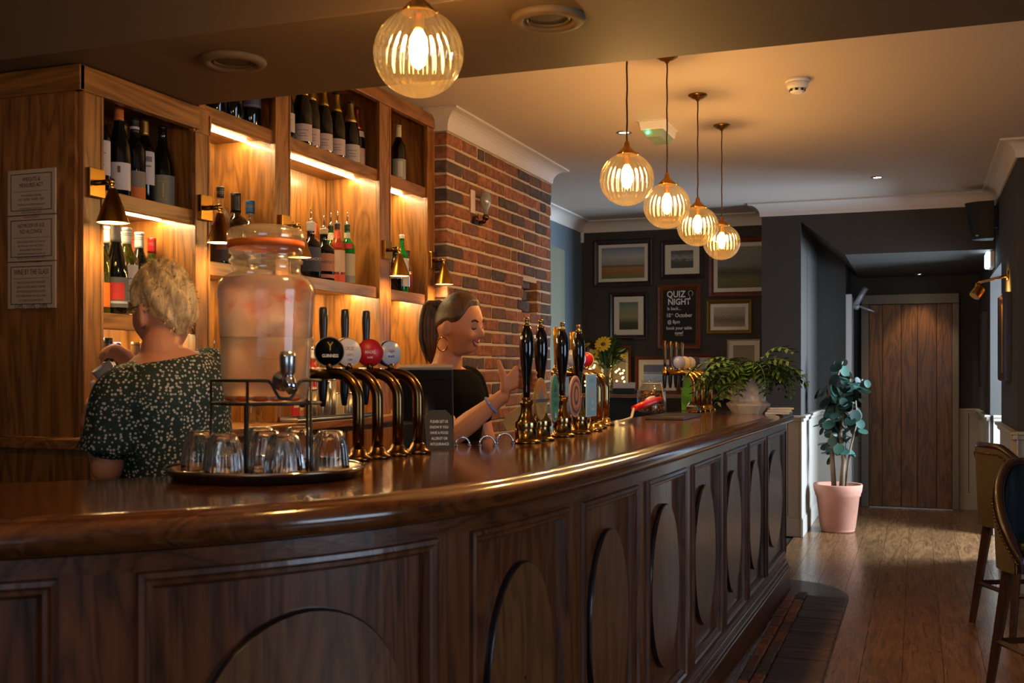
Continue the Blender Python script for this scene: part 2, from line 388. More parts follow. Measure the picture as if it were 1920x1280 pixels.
def brick(loc, dx, dy, dz):
    k = (round(dx, 3), round(dy, 3), random.randrange(4))
    if k not in bm_cache: bm_cache[k] = brick_mesh(k[0], k[1], dz, random.random()).mesh('brick', brick_m)
    o = inst('brick', bm_cache[k], pier, loc)
    mbev = o.modifiers.new('bevel', 'BEVEL'); mbev.width = .005; mbev.segments = 1
    return o
course = .0755; gap = .013; zc0 = 2.655
NICHE = [(atX(892, 388, BX).y, atX(892, 400, BX).z, .075, .07), ]
row = 0; z = zc0-course/2
while z > .92:
    y = BY0-gap/2-.002; k = 0; inset = False
    ln = .112 if row % 2 else .225
    while y < BY1-.01:
        if y+ln > BY1-.05: ln = BY1-y
        ce = y+ln/2; proud = rnd(-.001, .004)
        py_ = proj((BX, ce, z))
        # the slot near the far end has its bricks set back
        if SLOT[2] < z < SLOT[3] and y+ln > SLOT[0] and y < SLOT[1]:
            for a_, c_ in ((y, SLOT[0]), (SLOT[1], y+ln)):
                if c_-a_ > .03: brick((BX-.05+proud, (a_+c_)/2, z), .11, c_-a_-gap*.6, course-gap)
            if not inset: brick((BX-.115+.02*(row % 2), (SLOT[0]+SLOT[1])/2, z), .11, SLOT[1]-SLOT[0]-.004, course-gap); inset = True
        else: brick((BX-.05+proud, ce, z), .11, ln-gap, course-gap)
        y += ln; k += 1
        ln = random.choice((.225, .225, .225, .22, .112)) if k > 0 else .225
    # return face towards the cabinet
    w_ = .225 if row % 2 else .112; x_ = BX-.108
    while x_ > BX-.5:
        brick((x_-w_/2, BY0+.052+rnd(-.003, .003), z), w_-gap, .11, course-gap); x_ -= w_; w_ = .225
    row += 1; z -= course
# ================================================================== the bar
ctrl = [(-.775, 7.02), (-.785, 6.0), (-.80, 5.0), (-.808, 4.3), (-.820, 3.66), (-.848, 3.0), (-.905, 2.40), (-1.0, 2.04), (-1.11, 1.82), (-1.267, 1.61), (-1.452, 1.425), (-1.70, 1.20), (-2.0, .96), (-2.4, .70)]
def catmull(P, k=24):
    P = [Vector(p) for p in P]; Q = [P[0]*2-P[1]]+P+[P[-1]*2-P[-2]]; out = []
    for i in range(1, len(Q)-2):
        a, b, c, d = Q[i-1], Q[i], Q[i+1], Q[i+2]
        for j in range(k):
            t = j/k; out.append(.5*((2*b)+(c-a)*t+(2*a-5*b+4*c-d)*t*t+(3*b-a-3*c+d)*t**3))
    out.append(P[-1]); return out
PATH = catmull(ctrl); CUM = [0]
for a_, b_ in zip(PATH, PATH[1:]): CUM.append(CUM[-1]+(b_-a_).length)
SL = CUM[-1]
import bisect
def pt(s):
    if s <= 0: t = (PATH[1]-PATH[0]).normalized(); return PATH[0]+t*s, t
    i = min(max(bisect.bisect(CUM, s)-1, 0), len(PATH)-2)
    t = PATH[i+1]-PATH[i]; f = (s-CUM[i])/max(t.length, 1e-9)
    t0 = (PATH[i+1]-PATH[max(i-1, 0)]).normalized(); t1 = (PATH[min(i+2, len(PATH)-1)]-PATH[i]).normalized()
    return PATH[i]+t*f, (t0*(1-f)+t1*f).normalized()
def P3(s, off, z):
    p, t = pt(s); n = Vector((-t.y, t.x))       # travelling towards the camera, customers on the left hand
    n = -n if n.x < 0 and abs(t.y) > .9 else n
    return Vector((p.x+n.x*off, p.y+n.y*off, z))
def s_of(px, off=0, z=.9):
    lo, hi = 0, SL-.2
    for _ in range(50):
        m_ = (lo+hi)/2
        if proj(P3(m_, off, z))[0] > px: lo = m_
        else: hi = m_
    return lo
def pbox(b, s0, s1, o0, o1, z0, z1, step=.06):
    n = max(1, int((s1-s0)/step+.5)); vs = []; fs = []
    for i in range(n+1):
        s = s0+(s1-s0)*i/n
        vs += [P3(s, o0, z0), P3(s, o1, z0), P3(s, o1, z1), P3(s, o0, z1)]
    for i in range(n):
        for k in range(4): fs.append((i*4+k, i*4+(k+1) % 4, i*4+4+(k+1) % 4, i*4+4+k))
    fs += [(3, 2, 1, 0), (n*4, n*4+1, n*4+2, n*4+3)]
    return b.add(vs, fs)
TOPZ = 1.11
bar = thing('bar_counter', 'long curved dark oak bar front with oval panels beneath the polished top', 'bar', (0, 0, 0))
S_END = SL-.02
pbox(B(), .03, S_END, -.56, -.03, 0.0, 1.035).build('carcass', bar_z, bar)
edges = [(1467, 1440), (1432, 1402), (1397, 1358), (1350, 1297), (1285, 1212), (1195, 1090), (1065, 880), (820, 255)]
spans = [(s_of(a), s_of(b)) for a, b in edges]
spans[0] = (.06, spans[1][0]-.10)
s110 = s_of(110); spans.append((s110, s110+.62))
Z0, Z1 = .225, 1.005
def moulding(s0, s1, z0, z1):
    prof = [(0, -.001), (.003, .009), (.012, .011), (.018, .004), (.026, .003), (.033, -.010), (.036, -.0205)]
    b = B(); n = 12; rings = []
    for i_, o in prof:
        r = []
        for k in range(n): r.append(P3(s0+i_+(s1-s0-2*i_)*k/n, o, z1-i_))
        r.append(P3(s1-i_, o, z1-i_))
        for k in range(n): r.append(P3(s1-i_-(s1-s0-2*i_)*k/n, o, z0+i_))
        r.append(P3(s0+i_, o, z0+i_)); rings.append(r)
    m_ = len(rings[0]); vs = [v for r in rings for v in r]; fs = []
    for j in range(len(rings)-1):
        for k in range(m_): fs.append((j*m_+k, j*m_+(k+1) % m_, (j+1)*m_+(k+1) % m_, (j+1)*m_+k))
    return b.add(vs, fs)
oval_m = wood('oval_panel_oak', hexc('3a2010'), hexc('6e4524'), 'z', .36, .2)
oval_rim = mat('dark_oval_edge', hexc('1a1014'), .3, coat=.3)
def raised_oval(s0, s1, z0, z1, parent):
    sc, zc = (s0+s1)/2, (z0+z1)/2; a, c = (s1-s0)/2-.075, (z1-z0)/2-.075
    def ring(f, o): return [P3(sc+a*f*cos(2*pi*k/48), o, zc+c*f*sin(2*pi*k/48)) for k in range(48)]
    rg = [ring(1.0, -.021), ring(1.0, -.008), ring(.985, -.003)]
    b = B(); vs = [v for r in rg for v in r]
    b.add(vs, [(j*48+k, j*48+(k+1) % 48, (j+1)*48+(k+1) % 48, (j+1)*48+k) for j in range(2) for k in range(48)], True)
    b.build('oval_edge', oval_rim, parent)
    rg = [ring(.985, -.003)]+[ring(f, -.003) for f in (.7, .4, .02)]; b = B(); vs = [v for r in rg for v in r]
    b.add(vs, [(j*48+k, j*48+(k+1) % 48, (j+1)*48+(k+1) % 48, (j+1)*48+k) for j in range(3) for k in range(48)])
    b.build('raised_oval', oval_m, parent)
for s0, s1 in spans:
    b = B(); n = 14; vs = [P3(s0+(s1-s0)*i/n, -.02, z) for i in range(n+1) for z in (Z0, Z1)]
    b.add(vs, [(2*i, 2*i+2, 2*i+3, 2*i+1) for i in range(n)])
    pn = b.build('panel', bar_z, bar)
    moulding(s0, s1, Z0, Z1).build('panel_moulding', bar_z, bar)
    raised_oval(s0+.01, s1-.01, Z0+.03, Z1-.03, pn)
# stiles between the panels, rails above and below
prev = .02
for s0, s1 in spans:
    pbox(B(), prev, s0, -.03, 0, Z0, Z1).build('stile', bar_z, bar); prev = s1
pbox(B(), prev, S_END, -.03, 0, Z0, Z1).build('stile', bar_z, bar)
pbox(B(), .02, S_END, -.03, 0, Z1, 1.04).build('top_rail', bar_y, bar)
pbox(B(), .02, S_END, -.03, 0, .16, Z0).build('bottom_rail', bar_y, bar)
pbox(B(), .02, S_END, -.10, .028, 0, .145).build('skirting_board', bar_y, bar, bevel=.006)
b = B(); pbox(b, .02, S_END, -.03, .022, .145, .160); pbox(b, .02, S_END, -.03, .012, .160, .185); b.build('skirting_moulding', bar_y, bar, bevel=.005)
# end face of the bar
pbox(B(), .0, .03, -.56, 0, 0, 1.04).build('end_panel', bar_z, bar)
# polished top with a rounded nosing
prof = [(-.67, TOPZ-.045), (-.67, TOPZ-.004), (-.666, TOPZ), (-.03, TOPZ), (-.004, TOPZ-.0005), (0, TOPZ-.003)]
prof += [(.004+.040*sin(a), TOPZ-.036+.031*cos(a)) for a in [k*pi/9 for k in range(10)]]+[(-.01, TOPZ-.07)]
b = B(); m_ = len(prof); n = 200; vs = []; fs = []
for i in range(n+1):
    s = -.05+(S_END+.05)*i/n
    vs += [P3(s, o, z) for o, z in prof]
for i in range(n):
    for k in range(m_): fs.append((i*m_+k, i*m_+(k+1) % m_, (i+1)*m_+(k+1) % m_, (i+1)*m_+k))
fs += [tuple(reversed(range(m_))), tuple(range(n*m_, n*m_+m_))]
b.add(vs, fs, True)
bt = b.build('worktop', bar_top_m); tag(bt, 'polished brown wooden bar top with a rounded nosing', 'worktop')
md = bt.modifiers.new('edge', 'EDGE_SPLIT'); md.split_angle = radians(35)
# border of worn bricks set into the floor along the bar: two red rows and a dark crosswise row with a rounded end
hearth = bpy.data.objects.new('brick_border', None); COL.objects.link(hearth)
tag(hearth, 'worn floor border of red and dark bricks along the foot of the bar', 'brick border')
bed_m = mat('dark_mortar', hexc('4a443c'), .9, bump=.3)
B().box(-.744, -.385, 2.9, 6.80, -.008, .002).build('mortar_bed', bed_m, hearth)
fb = [brick_mesh(.052, .205, .03, k).mesh('brick', brick_m) for k in range(4)]
y = 3.0
while y < 6.8:
    for c_, xx in enumerate((-.714, -.656)):
        o = inst('brick', random.choice(fb), hearth, (xx+rnd(-.002, .002), y+(.1 if c_ else 0), .0+rnd(-.002, .002)))
        md = o.modifiers.new('bevel', 'BEVEL'); md.width = .006; md.segments = 1
    y += .215
dark_m = wood('worn_dark_brick', hexc('1a110f'), hexc('4e3a34'), 'x', .62, 0, gbump=.9, scale=1.3, contrast=1.5, tint=.35)
db = [brick_mesh(.236, .064, .03, 20+k).mesh('dark_brick', dark_m) for k in range(4)]
y = 2.93
while y < 6.76:
    o = inst('dark_brick', random.choice(db), hearth, (-.508+rnd(-.002, .002), y, rnd(-.003, .001)))
    md = o.modifiers.new('bevel', 'BEVEL'); md.width = .005; md.segments = 1
    y += .0695
mo = [(-.385, 6.80)]+[(-.385-.42*(1-cos(a)), 6.80+.50*sin(a)) for a in [k*pi/2/10 for k in range(0, 11)]]+[(-.81, 7.06), (-.744, 7.04), (-.744, 6.80)]
B().prism(mo, -.006, .005).build('end_slab', wood('dark_end_slab', hexc('1c120c'), hexc('44301f'), 'x', .5, .1), hearth, bevel=.003)
# ================================================================== back bar cabinet
XC = -2.44; XB = -2.76                         # front plane and back
ST_ = [(2.716, 2.799), (3.278, 3.357), (3.80, 3.907), (4.71, 4.824), (5.26, 5.345)]   # stiles
WT = 1.155                                      # back worktop height
base = thing('back_counter', 'low oak back counter cupboard under the bottle shelves', 'cupboard', (0, 0, 0))
B().box(XB, -2.40, 2.70, 5.34, 0, WT-.036).build('carcass', oak_z, base)
for k in range(5):
    y0 = 2.74+k*.518
    dr = B().box(-2.40, -2.382, y0, y0+.50, .12, WT-.06).build('cupboard_door', oak_z, base, bevel=.003)
    B().ball((-2.372, y0+.44, .72), .014, 10, 6).build('knob', brass, dr)
tag(B().box(XB-.02, -2.345, 2.655, 5.34, WT-.035, WT-.002).build('worktop', oak_y, bevel=.004), 'narrow oak ledge worktop running under the bottle shelves', 'worktop')
cab = thing('bottle_cabinet', 'tall oak back bar shelving unit with four lit bays', 'shelving unit', (0, 0, 0))
TZ = [2.315, 2.73]
B().box(XB-.02, XB, 2.716, 3.34, WT, 2.315).box(XB-.02, XB, 3.34, 5.34, WT, 2.73).build('back_panel', oak_z, cab)
B().box(XB, XC-.02, 2.70, 2.722, WT, 2.315).build('side_panel', oak_z, cab)
for i, (y0, y1) in enumerate(ST_):
    zt = 2.315 if i < 1 else (2.73 if i > 1 else 2.30)
    B().box(XC-.022, XC, y0, y1, WT, zt).build('stile', oak_z, cab, bevel=.003)
    b = B().box(XC-.012, XC+.004, y0-.004, y0+.006, WT, zt).box(XC-.012, XC+.004, y1-.006, y1+.004, WT, zt)
    b.build('stile_bead', oak_z, cab, bevel=.002)
    ym = (y0+y1)/2
    if i: B().box(XB, XC-.022, ym-.018, ym+.018, WT, zt).build('divider', oak_z, cab)
B().box(XB, XC, 3.30, 3.34, 2.30, 2.73).build('divider', oak_z, cab)
# top boards and cornice rails
B().box(XC-.02, XC+.012, 2.69, 3.29, 2.235, 2.315).build('top_rail', oak_y, cab, bevel=.003)
B().box(XB, XC-.02, 2.71, 3.29, 2.295, 2.315).build('top_board', oak_y, cab)
B().box(XB-.02, XC+.012, 2.688, 2.71, 2.235, 2.315).build('side_rail', oak_x, cab, bevel=.003)
B().box(XC-.02, XC+.012, 3.31, 5.352, 2.665, 2.735).build('top_rail', oak_y, cab, bevel=.003)
B().box(XB, XC, 3.30, 5.345, 2.72, 2.735).build('top_board', oak_y, cab)
B().box(XC-.02, XC+.004, 3.262, 3.37, 2.225, 2.32).build('corner_block', oak_z, cab, bevel=.003)
# shelves
BAYS = [(2.79, 3.296), (3.338, 3.835), (3.872, 4.748), (4.785, 5.284)]
SH = [(1.945, 1.55), (2.34, 1.77), (2.34, 1.77), (2.34, 1.77)]
led_e = mat('led_strip_light', (1, .9, .7), .5, emit=(1.0, .77, .37), es=270)
led_h = mat('led_channel', hexc('c9c2b4'), .4)
for (y0, y1), zs in zip(BAYS, SH):
    for z in zs:
        s = B().box(XB, XC-.012, y0, y1, z-.028, z).box(XC-.034, XC-.010, y0, y1, z-.052, z).build('shelf', oak_y, cab, bevel=.002)
        y2 = y1-.17 if y1-y0 > .6 else y1-.20
        B().box(XC-.169, XC-.155, y0+.005, y1-.005, z-.030, z-.028).build('led_channel', led_h, s)
        B().box(XC-.1655, XC-.1585, y0+.006, y1-.006, z-.0325, z-.030).build('led_strip', led_e, s)
# surface conduits for the shelf lights
cond = mat('grey_conduit', hexc('a9a08c'), .4)
for yy, top in ((3.42, 2.31), (2.92, 1.51)):
    B().tube([(XB+.02, yy, WT), (XB+.02, yy, top)], .009, 8).build('conduit', cond, cab)
B().tube([(XB+.02, 4.20, 2.3), (XB+.02, 4.22, 2.05), (XB+.025, 4.25, 1.85), (XB+.02, 4.26, 1.78)], .012, 8).tube([(XB+.02, 4.26, 1.72), (XB+.02, 4.22, 1.5), (XB+.02, 4.14, WT)], .012, 8).build('conduit', cond, cab)
# brass cone sconces on the stiles
cone_in = mat('cone_inner_white', hexc('e8d6b0'), .5, emit=(1, .62, .22), es=3.0)
bulb_e = mat('sconce_bulb', (1, .85, .6), .4, emit=(1, .66, .28), es=60)
def sconce(i, y, label):
    t = thing('wall_sconce', label, 'wall lamp', (XC, y, 1.955), 0, 'brass cone sconces on the cabinet stiles')
    B().box(.001, .022, -.035, .035, -.045, .045).build('backplate', brass_b, t, bevel=.002)
    B().tube([(.02, 0, 0), (.075, 0, .0)], .009, 10).build('arm', bronze, t)
    B().ball((.075, 0, 0), .012, 10, 8).tube([(.075, 0, 0), (.078, 0, -.03)], .005, 8).build('joint', brass_b, t)
    sh = B().lathe([(.006, -.02), (.012, -.022), (.050, -.128), (.051, -.130)], (.08, 0, 0), 28, caps=False).build('shade', brass, t)
    B().lathe([(.009, -.024), (.047, -.128)], (.08, 0, 0), 28, caps=False).build('shade_lining', cone_in, sh)
    B().ball((.08, 0, -.098), .016, 10, 8).build('bulb', bulb_e, t)
    l = bpy.data.lights.new('sconce_light', 'SPOT'); l.energy = 6.0; l.color = (1, .74, .34); l.spot_size = radians(125); l.spot_blend = .7; l.shadow_soft_size = .02
    o = bpy.data.objects.new('sconce_light', l); COL.objects.link(o); o.parent = t; o.location = (.082, 0, -.122)
sconce(0, 2.755, 'brass cone sconce beside the three framed notices, leftmost on the cabinet')
sconce(1, 3.317, 'brass cone sconce on the second stile, above the blond bartender')
sconce(2, 3.853, 'brass cone sconce partly hidden behind the drinks dispenser lid')
sconce(3, 4.767, 'brass cone sconce next to the green bottle in the narrow bay')
sconce(4, 5.303, 'brass cone sconce on the end stile against the brick pier')
# framed notices on the end panel
sign_m = mat('notice_board_cream', hexc('b09a82'), .6)
sign_ink = mat('notice_ink', hexc('3a2c26'), .7)
def notice(z0, z1, title, lines, foot, label):
    x0, x1 = -2.722, -2.53; w = x1-x0; h = z1-z0
    t = thing('notice_board', label, 'sign', ((x0+x1)/2, 2.6995, z0), 0, 'notices on the cabinet end')
    B().box(-w/2, w/2, -.006, 0, 0, h).build('board', sign_m, t, bevel=.001)
    bd = B(); i = .013; q = .0022
    for a in ((-w/2+i, w/2-i, i, i+q), (-w/2+i, w/2-i, h-i-q, h-i), (-w/2+i, -w/2+i+q, i, h-i), (w/2-i-q, w/2-i, i, h-i)):
        bd.box(a[0], a[1], -.0068, -.006, a[2], a[3])
    bd.build('border', sign_ink, t)
    z = h-.032
    for s in title:
        text(t, s, .0185 if len(title) > 1 else .023, sign_ink, (0, -.0066, z), (0, -1, 0), sx=.66 if len(s) > 14 else .74); z -= .0185
    z -= .001
    B().box(-w*.38, w*.38, -.0067, -.006, z, z+.0008).build('rule', sign_ink, t); z -= .013
    for s, sz in lines:
        text(t, s, sz, sign_ink, (0, -.0066, z), (0, -1, 0), sx=.66); z -= sz*1.25+.002
    if foot: text(t, foot, .021, sign_ink, (0, -.0066, z-.004), (0, -1, 0), sx=.64); text(t, 'SMALL GLASS   MEDIUM GLASS   LARGE GLASS', .006, sign_ink, (0, -.0066, z-.021), (0, -1, 0), sx=.7)
zA = [atY(70, p_, 2.70).z for p_ in (578, 491, 489, 404, 402, 317)]
notice(zA[0], zA[1], ['WINE BY THE GLASS'], [('IN ACCORDANCE WITH THE WEIGHTS', .0098), ('LEGISLATION FOR CAPACITY MEASURES', .0098), ('INTOXICATING LIQUOR REGULATIONS', .0098), ('THIS ESTABLISHMENT NOW SELLS WINES', .0098), ('BY THE GLASS IN QUANTITIES OF', .0098)], '125ML - 175ML - 250ML', 'cream framed notice headed wine by the glass, lowest of three')
notice(zA[2], zA[3], ['NO PROOF OF AGE', 'NO ALCOHOL'], [('STAFF HAVE BEEN INSTRUCTED TO ASK FOR', .0086), ('PROOF OF AGE IF THEY SUSPECT THAT A', .0086), ('PERSON UNDER 18 YEARS OF AGE IS', .0086), ('ATTEMPTING TO PURCHASE ALCOHOL OR', .0086), ('HAS BEEN SUPPLIED ALCOHOL IN AN OFFICE', .0086), ('CONTRARY TO THE LICENSING ACT', .0086)], None, 'cream framed notice headed no proof of age no alcohol, middle')
notice(zA[4], zA[5], ['WEIGHTS &', 'MEASURES ACT'], [('THIS ESTABLISHMENT MEASURES', .0085), ('GIN   VODKA   WHISKY   RUM', .0115), ('FOR SERVING ON THESE PREMISES OR ANY', .0085), ('OTHER PREMISES IN QUANTITIES OF', .0085), ('TWENTY FIVE MILLILITRES', .0105), ('OR MULTIPLES THEREOF', .0085)], None, 'cream framed notice headed weights and measures act, topmost')
# ------------------------------------------------------------------ bottles
G_DARK = mat('near_black_glass', hexc('0b0d0a'), .06, coat=.3)
G_GREEN = thin_glass('green_bottle_glass', hexc('3c6a1e'), .08, .45)
G_OLIVE = mat('olive_bottle_glass', hexc('5a5a14'), .06, trans=.55, coat=.3)
G_BRIGHT = mat('bright_green_glass', hexc('0f8a2a'), .06, trans=.5, coat=.3)
G_CLEAR = thin_glass('clear_bottle_glass', (.86, .88, .86), .10, .6)
G_AMBER = mat('amber_spirit', hexc('a8481a'), .1, trans=.4)
G_BROWN = mat('brown_bottle_glass', hexc('2a1408'), .06, coat=.3)
CM = {}
def cm(h, rough=.45, metal=0.):
    k = (h, rough, metal)
    if k not in CM: CM[k] = mat('colour_'+h, hexc(h), rough, metal)
    return CM[k]
def bprof(kind, R, H):
    n = {'bordeaux': [(.93,.0),(1,.015),(1,.60),(.93,.66),(.55,.74),(.40,.80),(.38,.97),(.42,.972),(.42,1)],
         'burgundy': [(.93,.0),(1,.015),(1,.45),(.92,.55),(.68,.66),(.46,.76),(.38,.84),(.36,.97),(.41,.972),(.41,1)],
         'champagne': [(.93,.0),(1,.015),(1,.46),(.94,.54),(.74,.65),(.50,.76),(.36,.86),(.34,.965),(.42,.97),(.40,1)],
         'spirit': [(.95,.0),(1,.02),(1,.62),(.92,.68),(.6,.74),(.36,.78),(.34,.97),(.38,.975),(.38,1)],
         'squat': [(.95,.0),(1,.02),(1,.56),(.96,.62),(.72,.68),(.42,.71),(.38,.76),(.38,.97),(.42,.975),(.42,1)],
         'port': [(.95,.0),(1,.02),(1,.56),(.9,.63),(.5,.69),(.42,.76),(.46,.80),(.36,.86),(.36,.97),(.42,.975),(.42,1)]}[kind]
    return [(r*R, z*H) for r, z in n]
TOW = math.atan2(-1.0, .86)                     # the way most labels are turned, towards the room
SPECS = []
def bottle(label, y, z, *a, **k): SPECS.append([label, y, z, a, k])
def build_bottle(label, y, z, kind='bordeaux', H=.30, R=.037, x=-2.56, glass=None, cap=None, caplen=.18, lab=None, band=(.12, .45), bits=(), liquid=None, pour=False, turn=0, group='bottles on the back bar', cat='bottle', name='wine_bottle', txt=None, square=False, capm=.35, pos=None, gold=False):
    p = pos if pos is not None else (x, y, z)
    t = thing(name, label, cat, (p[0], p[1], p[2]+.0005), TOW+turn, group)
    pr = bprof(kind, R, H)
    n = 4 if square else 22
    b = B()
    if square:
        def rr(a, z): return 0
        b.lathe(pr, (0, 0, 0), 24, rib=lambda a, z: (.13*abs(cos(2*a))**.5 if z < H*.66 else 0))
    else: b.lathe(pr, (0, 0, 0), n)
    b.build('bottle_body', glass or G_DARK, t)
    if liquid:
        top = .52*H; B().lathe([(r*.9, max(zz, .004)) for r, zz in pr if zz < top]+[(R*.9, top)], (0, 0, 0), 18).build('drink', liquid, t)
    def rad(zq):
        for (r0, z0), (r1, z1) in zip(pr, pr[1:]):
            if z0 <= zq <= z1: return r0+(r1-r0)*(zq-z0)/max(z1-z0, 1e-6)
        return pr[-1][0]
    if cap:
        c0 = H*(1-caplen); k = 6
        q = [(rad(c0+(H-c0)*i/k)+.0012, c0+(H-c0)*i/k) for i in range(k+1)]+[(pr[-1][0]*.9, H+.002)]
        cp = B().lathe(q, (0, 0, 0), 18).build('cap', cm(cap, .35, .9 if gold else capm*0), t)
        if capm == .36:
            for zz in (H-.02, H-.026): B().lathe([(rad(zz)+.0018, zz), (rad(zz)+.0018, zz+.002)], (0, 0, 0), 18, caps=False).build('cap_ring', cm('777777', .3, .8), cp)
    def patch(z0, z1, half, col, o=.0011, nm='label', c0=0.):
        def fn(u, v):
            a = c0+(-half+2*half*u); zq = H*(z0+(z1-z0)*v); r = rad(zq)+o
            if square: r *= 1+.13*abs(cos(2*a))**.5
            return (r*cos(a), r*sin(a), zq)
        return B().grid(fn, 12, 2).build(nm, cm(col, .6) if isinstance(col, str) else col, t)
    if lab:
        lb = patch(band[0], band[1], 1.15, lab)
        if txt:
            zm = H*(band[0]+band[1])/2
            text(t, txt[0], txt[1], cm(txt[2], .6), (rad(zm)+.0035, 0, zm), (1, 0, 0), sx=.8)
        elif not bits:
            # small printed lines
            for q, wd in ((.62, .55), (.42, .35), (.28, .45)):
                zq = band[0]+(band[1]-band[0])*q; patch(zq, zq+.008, wd, '5a5048', .0016, 'print_line')
    for z0, z1, half, col in bits: patch(z0, z1, half, col, .0019, 'label_print')
    if pour:
        B().lathe([(.010, H-.004), (.011, H+.012), (.006, H+.016), (.0035, H+.02)], (0, 0, 0), 12).tube([(0, 0, H+.018), (.002, 0, H+.04), (.012, 0, H+.062)], .0032, 8).build('pourer', chrome, t)
    return t
def yb(px, x=-2.56): return atX(px, 400, x).y
# bay 1, top shelf (z 1.945)
g = 'wine bottles on the top shelf of the left bay'; Z = 1.945
bottle('dark wine bottle with a white label half hidden by the first stile', yb(188, -2.53), Z, 'bordeaux', .30, .037, x=-2.53, lab='b8b0b4', band=(.2, .58), group=g)
bottle('dark wine bottle with an orange capsule and plain white label', yb(221, -2.52), Z, 'burgundy', .315, .04, x=-2.52, cap='b4601c', lab='b6b0b6', band=(.07, .36), group=g, bits=((.25, .32, .12, '6a3a30'),))
bottle('dark wine bottle with a gold capsule standing at the back', yb(232, -2.66), Z, 'bordeaux', .30, .037, x=-2.66, cap='a07838', caplen=.2, group=g, gold=True)
bottle('dark wine bottle with an orange banded grey label', yb(252, -2.54), Z, 'bordeaux', .29, .038, x=-2.54, cap='141414', lab='6e655e', band=(.04, .36), bits=((.04, .17, 1.15, 'c05c14'), (.87, .90, 3.1, 'a8a4a8')), group=g)
bottle('dark wine bottle with a gold capsule and tall white label', yb(274, -2.57), Z, 'bordeaux', .31, .036, x=-2.57, cap='b08a4c', caplen=.19, lab='b4aeb8', band=(.24, .62), group=g, gold=True, bits=((.50, .56, .7, '6a6470'), (.44, .46, .6, '6a6470')))
bottle('broad dark wine bottle with a grey label and gold crest', yb(302, -2.56), Z, 'burgundy', .30, .044, x=-2.56, lab='75705f', band=(.05, .40), bits=((.13, .30, .05, 'b8923a'), (.31, .33, .45, '8a7a4a'), (.10, .115, .3, '8a7a4a')), group=g)
# bay 1, middle shelf (z 1.55)
g = 'wine bottles on the middle shelf of the left bay'; Z = 1.55
bottle('wine bottle with a white screw cap and orange picture label by the first stile', yb(192, -2.53), Z, 'bordeaux', .285, .037, x=-2.53, glass=G_OLIVE, lab='d2691e', band=(.08, .36), bits=((.14, .26, .35, '4a2a1a'),), group=g)
bottle('olive wine bottle with a white screw cap behind the first stile', yb(197, -2.66), Z, 'bordeaux', .315, .037, x=-2.66, glass=G_DARK, cap='d8d4cc', group=g, capm=.36)
bottle('black wine bottle with a grey screw cap and red sunset label', yb(211, -2.53), Z, 'burgundy', .315, .04, x=-2.53, cap='77716b', caplen=.22, lab='5c5854', band=(.08, .40), bits=((.16, .34, .55, 'b4281e'), (.12, .145, .9, 'b8b0a8')), group=g, capm=.36, turn=.15)
bottle('wine bottle with a white screw cap at the back of the middle shelf', yb(229, -2.68), Z, 'bordeaux', .31, .037, x=-2.68, cap='e0dcd4', group=g, capm=.36)
bottle('green white wine bottle with a silver screw cap and large white label', yb(238, -2.56), Z, 'bordeaux', .305, .039, x=-2.56, glass=G_OLIVE, cap='c9c6be', lab='b8afa8', band=(.16, .58), group=g, capm=.36)
bottle('dark red wine bottle with a white screw cap behind the bartender head', yb(261, -2.6), Z, 'bordeaux', .305, .038, x=-2.60, glass=G_DARK, cap='d4d0c8', group=g, capm=.36)
bottle('wine bottle with a dull red cap hidden deep on the shelf', yb(252, -2.70), Z, 'bordeaux', .30, .036, x=-2.70, cap='b03a28', group=g)
bottle('green wine bottle with a bright red screw cap', yb(291, -2.62), Z, 'bordeaux', .295, .036, x=-2.62, glass=G_OLIVE, cap='b01c1c', group=g, capm=.36)
# bay 1, on the back worktop
g = 'bottles on the back counter'; Z = WT
bottle('wine bottle with an orange red cap beside the first stile on the back counter', yb(203, -2.55), Z, 'bordeaux', .315, .037, x=-2.55, cap='c8402a', group=g, lab='d8d0c4')
bottle('wine bottle with a black screw cap and white neck band on the counter', yb(216, -2.48), Z, 'bordeaux', .315, .037, x=-2.48, cap='101010', caplen=.24, bits=((.72, .755, 3.1, 'c8c0c0'),), group=g, capm=.36)
bottle('wine bottle with a purple cap beside the raised hand', yb(229, -2.58), Z, 'bordeaux', .305, .037, x=-2.58, cap='4a3a7a', group=g, capm=.36)
bottle('wine bottle with a gold and black cap behind the raised hand', yb(243, -2.55), Z, 'bordeaux', .305, .038, x=-2.55, cap='6a4a1c', group=g)
bottle('wine bottle with a dark maroon cap right of the raised hand', yb(275, -2.58), Z, 'bordeaux', .31, .038, x=-2.58, cap='4a1410', group=g)
# bay 2, top shelf (under the beam)
g = 'bottles on the high shelf behind the beam'; Z = 2.34
bottle('dark bottle with a silver band on the high shelf, left of three', yb(408, -2.56), Z, 'champagne', .30, .042, x=-2.56, group=g, lab='8a8890', band=(.45, .55), bits=((.45, .46, .3, '8a8890'),))
bottle('plain dark bottle on the high shelf behind the beam, middle of three', yb(432, -2.55), Z, 'champagne', .30, .044, x=-2.55, group=g)
bottle('dark bottle with a lilac foil label on the high shelf, right of three', yb(470, -2.55), Z, 'champagne', .30, .044, x=-2.55, lab='5c5a68', band=(.3, .62), group=g, bits=((.32, .33, .9, '8a8898'),))
